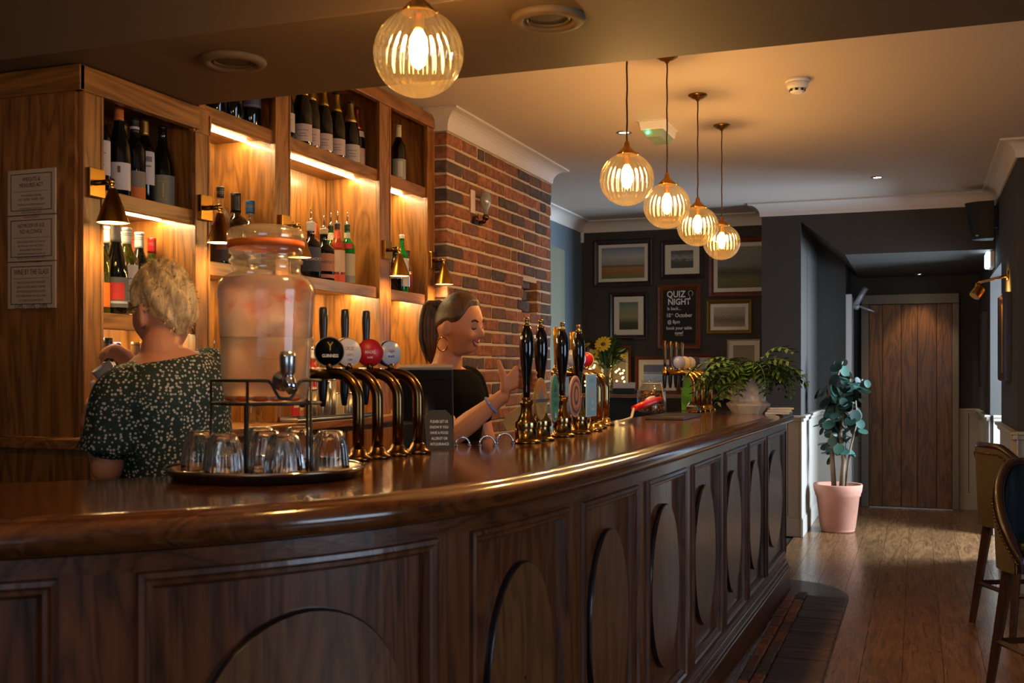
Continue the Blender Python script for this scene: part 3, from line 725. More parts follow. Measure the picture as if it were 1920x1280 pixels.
# bay 2, middle shelf (z 1.77)
g = 'spirit bottles on the second bay shelf'; Z = 1.77; nm = 'spirit_bottle'
bottle('clear spirit bottle with a ribbed black cap beside the second sconce', yb(413, -2.55), Z, 'spirit', .31, .038, x=-2.55, glass=G_CLEAR, cap='0e0e0e', caplen=.13, lab='2a1a16', band=(.06, .5), liquid=G_BROWN, group=g, name=nm, capm=.36, bits=((.2, .34, .5, '6a3a28'),))
bottle('dark round shouldered liqueur bottle with a black neck', yb(442, -2.55), Z, 'squat', .30, .05, x=-2.55, glass=G_BROWN, cap='0c0a0a', caplen=.25, group=g, name=nm, lab='30261e', band=(.1, .4))
bottle('cut glass spirit decanter sparkling behind the second sconce', yb(421, -2.66), Z, 'squat', .26, .05, x=-2.66, glass=G_CLEAR, group=g, name='decanter', cat='decanter', liquid=G_AMBER)
bottle('clear spirit bottle with a blue striped cap above the dispenser lid', yb(469, -2.55), Z, 'squat', .285, .045, x=-2.55, glass=G_CLEAR, cap='1f4a6e', caplen=.18, group=g, name=nm, capm=.36, lab='c0b8a8', band=(.1, .4))
# bay 3, top shelf: sparkling wine
g = 'sparkling wine bottles on the high shelf'; Z = 2.34; nm = 'sparkling_wine_bottle'
bottle('sparkling wine bottle with a pale label, half hidden by the third stile', yb(546, -2.54), Z, 'champagne', .305, .043, x=-2.54, cap='8a6a34', caplen=.3, lab='b0a6a4', band=(.15, .42), group=g, name=nm, gold=True)
for px, lb in ((556, 'first'), (581, 'second'), (606, 'third'), (630, 'fourth')):
    bottle('black sparkling wine bottle with gold foil and pink white label, %s from the left stile' % lb, yb(px, -2.53), Z, 'champagne', .315, .044, x=-2.53, cap='a8842e', caplen=.29, lab='b09a96', band=(.06, .30), group=g, name=nm, gold=True, turn=-.1)
bottle('sparkling wine bottle with a copper foil at the back between gold ones', yb(617, -2.68), Z, 'champagne', .30, .042, x=-2.68, cap='8a4034', caplen=.3, group=g, name=nm, gold=True)
bottle('sparkling wine bottle with a copper foil behind the pale gold one', yb(637, -2.68), Z, 'champagne', .30, .042, x=-2.68, cap='8a4034', caplen=.36, group=g, name=nm, gold=True)
bottle('black sparkling wine bottle with pale gold foil and a grey label', yb(657, -2.54), Z, 'champagne', .31, .045, x=-2.54, cap='a89058', caplen=.33, lab='a49c98', band=(.06, .32), group=g, name=nm, gold=True)
bottle('rose sparkling wine bottle with pink copper foil, rightmost on the high shelf', yb(674, -2.56), Z, 'champagne', .305, .041, x=-2.56, cap='9a4a3c', caplen=.36, lab='b08c84', band=(.06, .34), bits=((.52, .62, 3.1, 'b0a09c'),), group=g, name=nm, gold=True)
# bay 3, middle shelf
g = 'spirit bottles on the wide bay shelf'; Z = 1.77; nm = 'spirit_bottle'
bottle('clear spirit bottle with a white printed label behind the dispenser shoulder', yb(558, -2.56), Z, 'spirit', .25, .038, x=-2.56, glass=G_CLEAR, lab='a8988c', band=(.1, .62), group=g, name=nm)
bottle('black apothecary gin bottle with a dark diamond label and pourer', yb(573, -2.53), Z, 'squat', .25, .045, x=-2.53, glass=G_DARK, cap='b8b4ac', caplen=.16, lab='2c3040', band=(.12, .55), txt=("HENDRICK'S", .017, 'b8b4b0'), pour=True, group=g, name=nm)
bottle('black apothecary gin bottle with a copper diamond label', yb(607, -2.52), Z, 'squat', .235, .049, x=-2.52, glass=G_DARK, cap='b89a6a', caplen=.1, lab='a0664a', band=(.18, .52), txt=("HENDRICK'S", .016, '2a1a14'), pour=True, group=g, name=nm, bits=((.05, .12, 1.1, 'a0664a'),))
bottle('spirit bottle with a coral cap at the back of the wide bay', yb(590, -2.68), Z, 'spirit', .29, .04, x=-2.68, glass=G_CLEAR, cap='c8553a', caplen=.2, group=g, name=nm)
bottle('green gin bottle with a white collar and steel pourer, left of two', yb(619, -2.62), Z, 'spirit', .285, .036, x=-2.62, glass=G_BRIGHT, cap='1c1c1a', caplen=.08, bits=((.76, .88, 3.1, 'b8b4a4'), (.60, .66, .5, 'a01c1c')), lab='b8b0a0', band=(.1, .48), pour=True, group=g, name=nm)
bottle('amber flavoured gin bottle with an orange collar and pourer', yb(632, -2.56), Z, 'spirit', .285, .036, x=-2.56, glass=G_AMBER, cap='1c1c1a', caplen=.08, bits=((.76, .88, 3.1, 'c04c2c'), (.60, .68, .5, 'a01c1c'), (.03, .16, 1.1, 'c04420')), lab='b8987c', band=(.2, .56), pour=True, group=g, name=nm)
bottle('green gin bottle with a red seal standing apart on the right', yb(651, -2.55), Z, 'spirit', .29, .037, x=-2.55, glass=G_BRIGHT, cap='1c2a1a', caplen=.09, bits=((.78, .87, 3.1, 'c0bcac'), (.60, .69, .5, 'a01c1c'), (.04, .16, 1.1, '7a7a70')), lab='aaa07e', band=(.06, .52), pour=True, group=g, name=nm)
# bay 4
bottle('single dark wine bottle with a cream capsule and striped label', yb(747, -2.55), 2.34, 'bordeaux', .31, .038, x=-2.55, cap='c8b890', caplen=.2, lab='86897a', band=(.08, .42), group='bottles in the narrow bay', bits=((.12, .38, .35, 'b0a498'),))
g = 'bottles in the narrow bay'
bottle('bright green spirit bottle with a white cap and white label', yb(752, -2.55), 1.77, 'spirit', .31, .035, x=-2.55, glass=G_BRIGHT, cap='d8d4cc', caplen=.06, lab='b8b0b0', band=(.12, .6), group=g, name=nm)
bottle('dark squat wine bottle between the sconce and the green bottle', yb(741, -2.53), 1.77, 'bordeaux', .235, .038, x=-2.53, lab='c0b8b0', band=(.3, .34), group=g)
bottle('clear whisky flask with amber drink and a dark stopper', yb(769, -2.55), 1.77, 'squat', .235, .036, x=-2.55, glass=G_CLEAR, cap='2a1a14', caplen=.12, liquid=mat('orange_whisky', hexc('b5501c'), .15, trans=.3), group=g, name=nm)
bottle('slim pale liqueur bottle at the back of the narrow bay', yb(731, -2.60), 1.77, 'spirit', .24, .03, x=-2.60, glass=G_CLEAR, lab='a8a080', band=(.1, .5), group=g, name=nm)
# back counter, bays 2 and 3
g = 'bottles on the back counter'; Z = WT
bottle('pale yellow liqueur bottle with a steel pourer behind the bartender shoulder', yb(401, -2.60), Z, 'spirit', .27, .036, x=-2.60, glass=mat('yellow_liqueur', hexc('c8a030'), .1, trans=.3), cap='201810', caplen=.1, pour=True, group=g, name=nm)
bottle('red labelled spirit bottle with a pourer beside the dispenser', yb(586, -2.55), Z, 'spirit', .30, .037, x=-2.55, glass=mat('red_liqueur', hexc('a01c18'), .1, trans=.2), cap='d8d0c8', caplen=.12, lab='b81c1c', band=(.05, .7), bits=((.40, .46, 1.1, 'c89a9a'),), pour=True, group=g, name=nm)
bottle('clear syrup bottle with a white label under the dispenser stand', yb(478, -2.5), Z, 'spirit', .24, .036, x=-2.50, glass=G_CLEAR, lab='c0b0a4', band=(.3, .75), group=g, name=nm)
# settle the bottles inside their bays so that no two touch, then build them
def settle():
    groups = {}
    for sp in SPECS:
        label, y, z, a, k = sp; R = a[2] if len(a) > 2 else k.get('R', .037); x = k.get('x', -2.56)
        groups.setdefault(round(z, 3), []).append([x, y, R, sp, atX(500, 400, x)])
    for z, L_ in groups.items():
        for it in L_:
            yq = min(max(it[1], 2.79), 5.28); it.append(next((b_ for b_ in BAYS if b_[0]-.06 <= yq-.04 <= b_[1]+.0), None) or min(BAYS, key=lambda b_: abs((b_[0]+b_[1])/2-yq)))
        for _ in range(200):
            for i in range(len(L_)):
                for j in range(i):
                    A, C = L_[i], L_[j]; dx, dy = A[0]-C[0], A[1]-C[1]; d = max(sqrt(dx*dx+dy*dy), 1e-4); o = A[2]+C[2]+.004-d
                    if o > 0:
                        q = o*.5/d; A[0] += dx*q; A[1] += dy*q; C[0] -= dx*q; C[1] -= dy*q
            for A in L_:
                A[0] = min(max(A[0], XB+A[2]+.035), XC-.028-A[2]); A[1] = min(max(A[1], A[5][0]+A[2]+.004), A[5][1]-A[2]-.004)
    for L_ in groups.values():
        for A in L_:
            sp = A[3]; k = dict(sp[4]); k['x'] = A[0]; build_bottle(sp[0], A[1], sp[2], *sp[3], **k)
settle()
# steel measures and tins on a black drip tray
tr = thing('drip_tray', 'flat steel tray under the measuring cups on the back counter', 'tray', (-2.395, 4.12, WT+.0005))
B().box(-.04, .05, -.30, .34, 0, .012).build('tray_body', steel, tr, bevel=.003)
B().box(-.04, -.036, -.30, .34, .012, .020).box(.046, .05, -.30, .34, .012, .020).build('rim', steel, tr)
def tin(px, h, r, label, x=-2.392, m=None):
    y = atX(px, 780, x).y
    t = thing('measuring_cup', label, 'cup', (x, y, WT+.0135), 0, 'steel cups on the back counter')
    B().lathe([(r*.86, 0), (r*.9, .004), (r, h), (r*.94, h), (r*.82, .006), (.001, .006)], (0, 0, 0), 22, caps=False).build('cup_body', m or steel, t)
    B().lathe([(r, h-.004), (r+.003, h-.002), (r, h)], (0, 0, 0), 22, caps=False).build('rim', chrome, t)
tin(582, .12, .03, 'tall steel shaker tin under the dispenser stand, leftmost of the cups')
tin(606, .15, .028, 'tall steel shaker tin left of the first black tap spout')
tin(620, .16, .026, 'tallest steel shaker tin right of the first black tap spout')
tin(636, .10, .024, 'short steel measuring cup with a cream band', m=mat('cream_cup', hexc('b8a98c'), .4))
tin(652, .10, .024, 'short steel measuring cup nearest the tap columns')
for px, c_, h, lb in ((548, 'c03048', .13, 'small red carton standing on the back counter'), (560, 'c87a4a', .10, 'small orange carton next to the red one')):
    y = atX(px, 780, -2.5).y; t = thing('carton', lb, 'carton', (-2.5, y, WT+.0005), 0, 'cartons on the back counter')
    B().box(-.02, .02, -.022, .022, 0, h).build('box', cm(c_), t, bevel=.002); B().box(.0201, .0206, -.018, .018, h*.4, h*.7).build('label', paper, t)
# ================================================================== lamps and ceiling fittings
globe_m = thin_glass('amber_ribbed_glass', (1.0, .92, .72), .10, .8, .05, (1, .76, .40), .007)
bulb_m = mat('filament_bulb_glow', (1, .8, .5), .4, emit=(1.0, .60, .20), es=55)
cord_m = mat('brown_fabric_cord', hexc('4a3018'), .8)
def pendant(x, y, label, zc=2.095, power=28):
    t = thing('pendant_lamp', label, 'pendant lamp', (x, y, zc), 0, 'ribbed glass globe pendants over the bar')
    top = CZ-zc
    B().lathe([(.048, top-.001), (.048, top-.006), (.036, top-.012), (.03, top-.018), (.012, top-.024), (.006, top-.034)], (0, 0, 0), 24).build('ceiling_rose', brass, t)
    pts = [(0.0012*sin(k*2.1), .0012*cos(k*2.1), top-.03-(top-.03-.135)*k/12) for k in range(13)]
    B().tube(pts, .0034, 8).build('cord', cord_m, t)
    B().lathe([(.006, .148), (.010, .138), (.012, .125), (.024, .115), (.038, .100), (.040, .094)], (0, 0, 0), 24).build('cap', brass, t)
    for k in range(3):
        a = k*2*pi/3+.4; B().ball((.043*cos(a), .043*sin(a), .098), .005, 8, 6).build('screw', brass_b, t)
    R = .1; pr = [(R*cos(a), R*sin(a)) for a in [radians(-88+k*(156/28)) for k in range(29)]]
    B().lathe(pr, (0, 0, 0), 144, caps=False, rib=lambda a, z: .042*abs(cos(14*a))).build('globe', globe_m, t)
    B().lathe([(.012, .09), (.014, .06), (.010, .055)], (0, 0, 0), 14).build('bulb_holder', brass, t)
    B().lathe([(.008, .058), (.020, .035), (.022, .005), (.016, -.025), (.004, -.035)], (0, 0, 0), 16).build('bulb', bulb_m, t)
    l = bpy.data.lights.new('pendant_light', 'POINT'); l.energy = power; l.color = (1, .58, .22); l.shadow_soft_size = .03
    o = bpy.data.objects.new('pendant_light', l); COL.objects.link(o); o.parent = t; o.location = (0, 0, -.02)
pendant(-1.08, 2.28, 'largest looking ribbed globe pendant, hanging in front of the beam')
pendant(-1.45, .80, 'added ribbed globe pendant, out of view over the near bend of the bar', power=16)  # added out of view to throw warm light on the cabinet end
for y, lb in ((4.05, 'ribbed globe pendant just beyond the beam, nearest of the row of four'), (4.76, 'second ribbed globe pendant of the row beyond the beam'), (5.48, 'third ribbed globe pendant of the row beyond the beam'), (6.20, 'farthest ribbed globe pendant before the framed pictures')):
    pendant(-1.04, y, lb)
def downlight(p, label, power=12, lit=True):
    t = thing('downlight', label, 'downlight', p, 0, 'recessed ceiling downlights')
    B().lathe([(.044, 0), (.046, -.004), (.034, -.006), (.030, -.001)], (0, 0, 0), 24, caps=False).build('trim_ring', steel, t)
    B().lathe([(.030, -.0015), (.001, -.0025)], (0, 0, 0), 20, caps=False).build('lens', mat('downlight_lens', (1, 1, 1), .4, emit=(1, .86, .66), es=14), t)
    l = bpy.data.lights.new('downlight_beam', 'SPOT'); l.energy = power; l.color = (1, .80, .58); l.spot_size = radians(80); l.spot_blend = .6; l.shadow_soft_size = .03
    o = bpy.data.objects.new('downlight_beam', l); COL.objects.link(o); o.parent = t; o.location = (0, 0, -.02)
downlight(atZ(1170, 248, CZ), 'small lit recessed downlight behind the nearest pendant cord', 14)
downlight(atZ(1645, 332, CZ), 'small lit recessed downlight in the open ceiling near the passage', 7)
downlight((1.7, 5.6, CZ), 'added recessed downlight, out of view over the seating right of the stools', 22)  # added out of view to warm the stools, right wall and floor
downlight((.45, 1.3, CZ), 'added recessed downlight, out of view in the front ceiling before the beam', 16)  # likewise added out of view, as warm fill for the front room
downlight((.02, 11.34, 2.315), 'added recessed downlight in the passage soffit above the plank door', 24)  # added to light the upper part of the door warmly
for px, py, lb in ((437, 112, 'round brown ceiling speaker grille on the beam above the cabinet'), (1028, 32, 'round brown ceiling speaker grille on the beam right of the near pendant')):
    p = atZ(px, py, 2.32); t = thing('ceiling_speaker', lb, 'speaker', p, 0, 'round grilles on the beam underside')
    B().lathe([(.100, 0), (.102, -.008), (.094, -.016), (.076, -.018), (.068, -.012), (.062, -.003)], (0, 0, 0), 40, caps=False).build('flange', beam_m, t)
    B().lathe([(.062, -.003), (.03, -.006), (.001, -.007)], (0, 0, 0), 32, caps=False).build('grille', mat('grille_brown', hexc('3a2e22'), .6), t)
    B().lathe([(.064, -.004), (.058, -.012), (.054, -.004)], (0, 0, 0), 32, caps=False).build('inner_ring', mat('ring_brown', hexc('54452f'), .5), t)
p = atZ(1495, 149, CZ); t = thing('smoke_detector', 'white domed smoke detector on the ceiling', 'smoke detector', p)
B().lathe([(.056, 0), (.056, -.014), (.053, -.016)], (0, 0, 0), 32).build('base', white_p, t)
B().lathe([(.050, -.016), (.050, -.036), (.042, -.046)], (0, 0, 0), 32).build('chamber', white_p, t)
B().lathe([(.036, -.046), (.034, -.060), (.022, -.066)], (0, 0, 0), 32).build('dome', white_p, t)
for k in range(8):
    a = k*pi/4; B().box(-.007, .007, -.002, .002, -.058, -.047).build('vent_slot', black_m, t).matrix_local = Matrix.Translation((.0355*cos(a), .0355*sin(a), 0)) @ Matrix.Rotation(a+pi/2, 4, 'Z')
p = atZ(1232, 236, CZ); t = thing('emergency_light', 'white emergency light box with a green indicator on the ceiling', 'emergency light', p)
B().box(-.075, .085, -.17, .17, -.004, -.0005).build('mounting_plate', white_p, t)
b = B(); z0, z1 = -.004, -.05
b.add([(-.07,-.16,z0),(.08,-.16,z0),(.08,.16,z0),(-.07,.16,z0),(-.06,-.15,z1),(.07,-.15,z1),(.07,.15,z1),(-.06,.15,z1)], [(0,1,2,3),(7,6,5,4),(4,5,1,0),(5,6,2,1),(6,7,3,2),(7,4,0,3)])
b.build('body', white_p, t, bevel=.003)
b = B(); z0, z1 = -.05, -.085
b.add([(-.058,-.148,z0),(.068,-.148,z0),(.068,.148,z0),(-.058,.148,z0),(-.035,-.12,z1),(.045,-.12,z1),(.045,.12,z1),(-.035,.12,z1)], [(0,1,2,3),(7,6,5,4),(4,5,1,0),(5,6,2,1),(6,7,3,2),(7,4,0,3)])
b.build('diffuser', mat('green_tinged_diffuser', hexc('a8c0ac'), .25, trans=.3), t, bevel=.004)
B().ball((-.02, -.145, -.066), .009, 10, 8).build('indicator', mat('green_led', (.1, 1, .4), .4, emit=(.05, 1, .35), es=12), t)
p = atY(1090, 446, YB); t = thing('alarm_sensor', 'small white motion sensor in the corner above the pictures', 'sensor', (p.x, YB-.001, p.z))
B().box(-.03, .03, -.045, 0, -.05, .05).build('housing', white_p, t, bevel=.008); B().box(-.02, .02, -.048, -.044, -.035, .005).build('lens', mat('sensor_lens', hexc('b8b4ac'), .3), t, bevel=.001)
# black wall speaker hung in the corner
t = thing('wall_speaker', 'black loudspeaker hung under the cornice in the passage corner', 'speaker', (XR-.002, 8.98, 2.50))
b = B(); prof = [(0, .115), (.03, .125), (.13, .13), (.19, .10), (.215, 0)]
def spk(u, v):
    a = -pi/2+pi*u; zz = -.14+.28*v; tp = 1-.25*(1-v)
    return (-.03-.20*tp*cos(a), .115*tp*sin(a)*1.05-.03*(1-v), zz)
b.grid(spk, 14, 6).add([spk(u/14, 0) for u in range(15)], [tuple(range(15))]).add([spk(u/14, 1) for u in range(15)], [tuple(reversed(range(15)))])
b.add([(-.03,-.115,-.14),(-.03,.115,-.14),(-.03,.115,.14),(-.03,-.115,.14)], [(0,1,2,3)]).build('cabinet', mat('speaker_black', hexc('0c0c0e'), .6), t)
B().box(-.03, 0, -.03, .03, -.05, .05).build('bracket', black_m, t); B().ball((-.13, -.085, -.115), (.03, .01, .012), 10, 6).build('badge', chrome, t)
# bulkhead lamp by the lobby opening
t = thing('bulkhead_light', 'lit white bulkhead lamp on the wall below the header', 'wall lamp', (XR-.001, 9.42, 2.245))
B().box(-.035, 0, -.13, .13, -.065, .065).build('housing', white_p, t, bevel=.006)
B().box(-.062, -.035, -.12, .12, -.06, .06).build('diffuser', mat('cool_lit_diffuser', (.9, .95, 1), .4, emit=(.62, .85, 1.0), es=9), t, bevel=.012, seg=3)
# picture light on the right wall
py0 = atX(1893, 515, XR)
t = thing('picture_light', 'brass picture light on a swan arm above the side frame', 'wall lamp', (XR-.001, 7.95, 2.0))
B().lathe([(.035, 0), (.034, .008), (.02, .014)], (0, 0, 0), 20, axis=(-1, 0, 0)).build('wall_plate', brass_b, t)
B().tube([(-.01, 0, 0), (-.05, 0, -.008), (-.10, 0, -.02), (-.17, 0, -.035), (-.19, 0, -.045)], .009, 10).build('arm', brass_b, t)
B().tube([(-.19, 0, -.045), (-.20, 0, -.08)], .012, 10).build('joint', brass_b, t)
B().lathe([(.001, -.001), (.034, 0), (.036, .01), (.036, .07), (.034, .075)], (-.17, .02, -.075), 20, axis=(-.55, -.35, -.75)).build('shade', brass, t)
l = bpy.data.lights.new('picture_light_glow', 'SPOT'); l.energy = 14; l.color = (1, .52, .14); l.spot_size = radians(140); l.spot_blend = .8; l.shadow_soft_size = .03
o = bpy.data.objects.new('picture_light_glow', l); COL.objects.link(o); o.parent = t; o.location = (-.13, .06, -.10); o.rotation_euler = Vector((1, .05, -.15)).to_track_quat('-Z', 'Y').to_euler()
# bulb lamp on the brick pier
c = atX(893, 388, BX+.01)
t = thing('brick_sconce', 'unlit clear bulb lamp on a dark bracket fixed to the bricks', 'wall lamp', (BX+.004, c.y, c.z))
B().box(0, .006, -.075, -.012, -.04, .09).build('back_plate', mat('pale_switch_plate', hexc('d8c0b4'), .5), t, bevel=.002)
B().box(0, .02, -.06, .07, -.10, -.075).build('bracket', black_iron, t, bevel=.004)
B().tube([(.01, .01, -.09), (.05, .01, -.085), (.06, .01, -.05)], .012, 10).ball((.06, .01, -.06), .02, 12, 8).tube([(.02, -.05, -.06), (.03, -.05, -.09)], .014, 8).build('socket', bronze, t)
B().lathe([(.012, -.045), (.014, -.02), (.030, .015), (.034, .045), (.028, .07), (.012, .085), (.001, .088)], (.06, .01, 0), 22).build('bulb', mat('smoked_bulb_glass', hexc('8c8e88'), .12, metal=.2, coat=.4), t)
# ================================================================== pictures
def paint(name, stops, scale=6., amt=.16, fine=40., rough=.5):
    """a flat painted print: horizontal bands of colour broken up by brush noise"""
    m, nt, p = newmat(name); N = nt.nodes; L = nt.links
    tc = N.new('ShaderNodeTexCoord'); sx = N.new('ShaderNodeSeparateXYZ'); L.new(tc.outputs['Generated'], sx.inputs[0])
    mp = N.new('ShaderNodeMapping'); mp.inputs['Scale'].default_value = (1, 1, 2.2); L.new(tc.outputs['Generated'], mp.inputs['Vector'])
    no = N.new('ShaderNodeTexNoise'); no.inputs['Scale'].default_value = scale; no.inputs['Detail'].default_value = 8; no.inputs['Roughness'].default_value = .65; L.new(mp.outputs[0], no.inputs['Vector'])
    ma = N.new('ShaderNodeMath'); ma.operation = 'MULTIPLY_ADD'; ma.inputs[1].default_value = amt*2; L.new(no.outputs['Fac'], ma.inputs[0])
    sb = N.new('ShaderNodeMath'); sb.operation = 'SUBTRACT'; sb.inputs[1].default_value = amt; L.new(sx.outputs['Z'], sb.inputs[0]); L.new(sb.outputs[0], ma.inputs[2])
    rp = N.new('ShaderNodeValToRGB'); e = rp.color_ramp.elements
    e[0].position = stops[0][0]; e[0].color = (*hexc(stops[0][1]), 1); e[1].position = stops[-1][0]; e[1].color = (*hexc(stops[-1][1]), 1)
    for q, h in stops[1:-1]: e.new(q).color = (*hexc(h), 1)
    L.new(ma.outputs[0], rp.inputs[0])
    n2 = N.new('ShaderNodeTexNoise'); n2.inputs['Scale'].default_value = fine; n2.inputs['Detail'].default_value = 4; L.new(mp.outputs[0], n2.inputs['Vector'])
    mr = N.new('ShaderNodeMapRange'); mr.inputs['To Min'].default_value = .6; mr.inputs['To Max'].default_value = 1.35; L.new(n2.outputs['Fac'], mr.inputs['Value'])
    vs = N.new('ShaderNodeVectorMath'); vs.operation = 'SCALE'; L.new(rp.outputs[0], vs.inputs[0]); L.new(mr.outputs[0], vs.inputs['Scale'])
    L.new(vs.outputs[0], p.inputs['Base Color']); p.inputs['Roughness'].default_value = rough; return m
fr_dark = wood('dark_frame_wood', hexc('160c08'), hexc('33190e'), 'x', .35, .2)
fr_red = wood('mahogany_frame', hexc('3a160a'), hexc('7a3a1a'), 'x', .3, .3)
fr_gold = mat('gilt_frame', hexc('a07a34'), .35, .8, bump=.15, bscale=150)
mount_w = mat('mount_board', hexc('cfc6b4'), .8)
def frame_moulding(w, h, fw, d):
    """mitred frame of outer size w x h facing -Y, profile rising to the outside"""
    prof = [(0, 0), (0, d*.8), (fw*.25, d), (fw*.6, d*.75), (fw*.9, d*.45), (fw, d*.3), (fw, 0)]
    b = B(); rg = [[(-w/2+i, -o, i), (w/2-i, -o, i), (w/2-i, -o, h-i), (-w/2+i, -o, h-i)] for i, o in prof]
    m_ = 4; vs = [v for r in rg for v in r]
    return b.add(vs, [(j*4+k, j*4+(k+1) % 4, (j+1)*4+(k+1) % 4, (j+1)*4+k) for j in range(len(prof)-1) for k in range(4)])
def picture(label, px0, py0, px1, py1, art, fm, fw=.035, mount=.05, d=.03, Y=YB-.001, lean=0, name='framed_picture', group='framed pictures on the dark back wall', mm=None):
    """px/py: the outer edge of the frame as it stands on the wall plane y = Y"""
    a = atY(px0, py1, Y); c = atY(px1, py0, Y); z0 = (atY(px0, py1, Y).z+atY(px1, py1, Y).z)/2; z1 = (atY(px0, py0, Y).z+atY(px1, py0, Y).z)/2
    w, h = c.x-a.x, z1-z0
    t = thing(name, label, 'picture', ((a.x+c.x)/2, Y, z0), 0, group); t.rotation_euler = (-lean, 0, 0)
    frame_moulding(w, h, fw, d).build('frame', fm, t)
    iw, ih = w-2*fw, h-2*fw
    B().box(-iw/2-.005, iw/2+.005, -.008, -.002, fw-.005, h-fw+.005).build('mount', mm or mount_w, t)
    if art: B().box(-iw/2+mount, iw/2-mount, -.0095, -.008, fw+mount, h-fw-mount).build('print', art, t)
    return t, w, h
picture('large framed heathland landscape under a blue sky, top left of the group', 1114, 449, 1224, 537, paint('heath_print', ((.0, '5a6a2a'), (.18, '8a5a20'), (.35, '9a6a2c'), (.40, '4a4a40'), (.45, '8a8478'), (.7, 'a4a09c'), (1, '6a7a8c')), 4, .07), fr_dark, .045, .03)
picture('small framed grey cloud study with a broad cream mount', 1239, 450, 1320, 522, paint('cloud_print', ((.2, '3a3a38'), (.45, '4c4c4a'), (.55, '8a8a84'), (.8, '5c5c5c'), (1, '484848')), 3, .45), fr_dark, .04, .055)
picture('large framed green meadow landscape, top right of the group', 1329, 445, 1462, 556, paint('meadow_print', ((.0, '4c4a24'), (.2, '5a5a2c'), (.36, '2c3018'), (.46, '4a4a30'), (.55, '68686a'), (1, '7a7668')), 5, .09), fr_red, .045, .035)
picture('small upright framed misty marsh print', 1144, 548, 1215, 636, paint('marsh_print', ((.0, '1e2214'), (.25, '3a3c20'), (.45, '8a8258'), (.75, '7a8068'), (1, '5c6a5c')), 4, .12), fr_dark, .04, .05)
picture('gilt framed sepia tree etching with beaded edge', 1325, 562, 1411, 626, paint('etching_print', ((.0, '8a7c68'), (.35, '5a4e40'), (.6, '8c8070'), (1, 'a89a88')), 14, .4, 60), fr_gold, .035, .03)
picture('pale framed sepia print half hidden by the fern', 1364, 636, 1426, 700, paint('sepia_print', ((.0, '6a5a48'), (.5, '8a7a64'), (1, '7a6e60')), 6, .2), mat('pale_frame', hexc('b8ad9e'), .5), .012, .04)
# chalkboard
cb, w, h = picture('mahogany framed chalkboard announcing a quiz night', 1233, 533, 1315, 655, None, fr_red, .045, .0, .035, name='chalkboard', mm=mat('chalkboard_black', hexc('1a1715'), .8), group=None)
cb['category'] = 'chalkboard'
frame_moulding(w-.084, h-.084, .012, .02).build('gilt_slip', fr_gold, cb).location = (0, 0, .042)
chalk = mat('white_chalk', hexc('e8e4dc'), .9)
for s, sz, zz, xx, bo in (('QUIZ', .082, .862, -.028, .0014), ('NIGHT', .078, .745, .0, .0014), ('Is back...', .044, .645, -.045, .0003), ('10   October', .052, .54, .0, .0005), ('@ 8pm', .044, .44, -.05, .0003), ('book your table', .042, .345, .0, .0003), ('now!', .044, .27, .0, .0004)):
    text(cb, s, sz, chalk, (xx, -.0105, h*zz-.01), (0, -1, 0), sx=.86, bold=bo)
text(cb, 'th', .024, chalk, (-.062, -.0105, h*.53+.008), (0, -1, 0), sx=.8)
B().box(-.035, .035, -.0103, -.0095, h*.23-.01, h*.23-.008).build('underline', chalk, cb)
B().tube([(.105+.02*cos(a), -.0105, h*.868-.006+.024*sin(a)) for a in [radians(-60+k*25) for k in range(13)]], .0022, 6).tube([(.098, -.0105, h*.82-.006), (.095, -.0105, h*.80-.006), (.105, -.0105, h*.795-.006)], .0022, 6).build('bulb_drawing', chalk, cb)
# frames standing on the dresser
DZ = 1.165
picture('framed blue shoreline print with a cream mount on the dresser', 1192, 668, 1274, 738, paint('shore_print', ((.0, 'b8c4d4'), (.3, '9ab0d0'), (.55, 'a8bce0'), (.58, '3a4454'), (.62, 'a0aabc'), (.66, '56607c'), (1, '5a6480')), 2, .02, 8), fr_red, .03, .045, Y=9.66, lean=.0, group='pictures standing on the dresser')
picture('framed pale print of a dark leaf on the dresser, behind the taps', 1270, 664, 1340, 738, paint('leaf_print', ((.0, '9a948c'), (.35, '9a948c'), (.45, '45424a'), (.58, '3c3a44'), (.68, '9a928c'), (1, 'a49c94')), 2.2, .2, 10), fr_red, .03, .0, Y=9.69, group='pictures standing on the dresser')
picture('mahogany framed cream print behind the yellow flowers', 1100, 648, 1184, 738, paint('cream_print', ((.0, 'a89a80'), (1, 'b0a48c')), 3, .2), fr_red, .03, .02, Y=9.70, group='pictures standing on the dresser')
# dresser under the pictures
t = thing('back_dresser', 'low dark dresser along the back wall below the pictures', 'dresser', (0, 0, 0))
dk = wood('dresser_dark_wood', hexc('1c120a'), hexc('4a2f18'), 'x', .4, .1)
B().box(-2.9, -1.24, 9.33, 9.76, DZ-.035, DZ).build('top_board', wood('dresser_top_wood', hexc('4a2c14'), hexc('8a5a2c'), 'x', .4, .1), t, bevel=.004)
B().box(-2.88, -1.26, 9.62, 9.75, 0, DZ-.035).build('back_panel', black_m, t)
for x in (-2.88, -2.08, -1.29): B().box(x, x+.03, 9.37, 9.74, 0, DZ-.035).build('side_panel', dk, t)
B().box(-2.86, -1.28, 9.37, 9.62, .88, .91).build('shelf', dk, t)
for k in range(4):
    d_ = B().box(-2.84+k*.392, -2.84+k*.392+.38, 9.355, 9.37, .12, .87).build('drawer_front', dk, t, bevel=.003); B().ball((-2.65+k*.392, 9.345, .78), .014, 10, 6).build('knob', brass, d_)
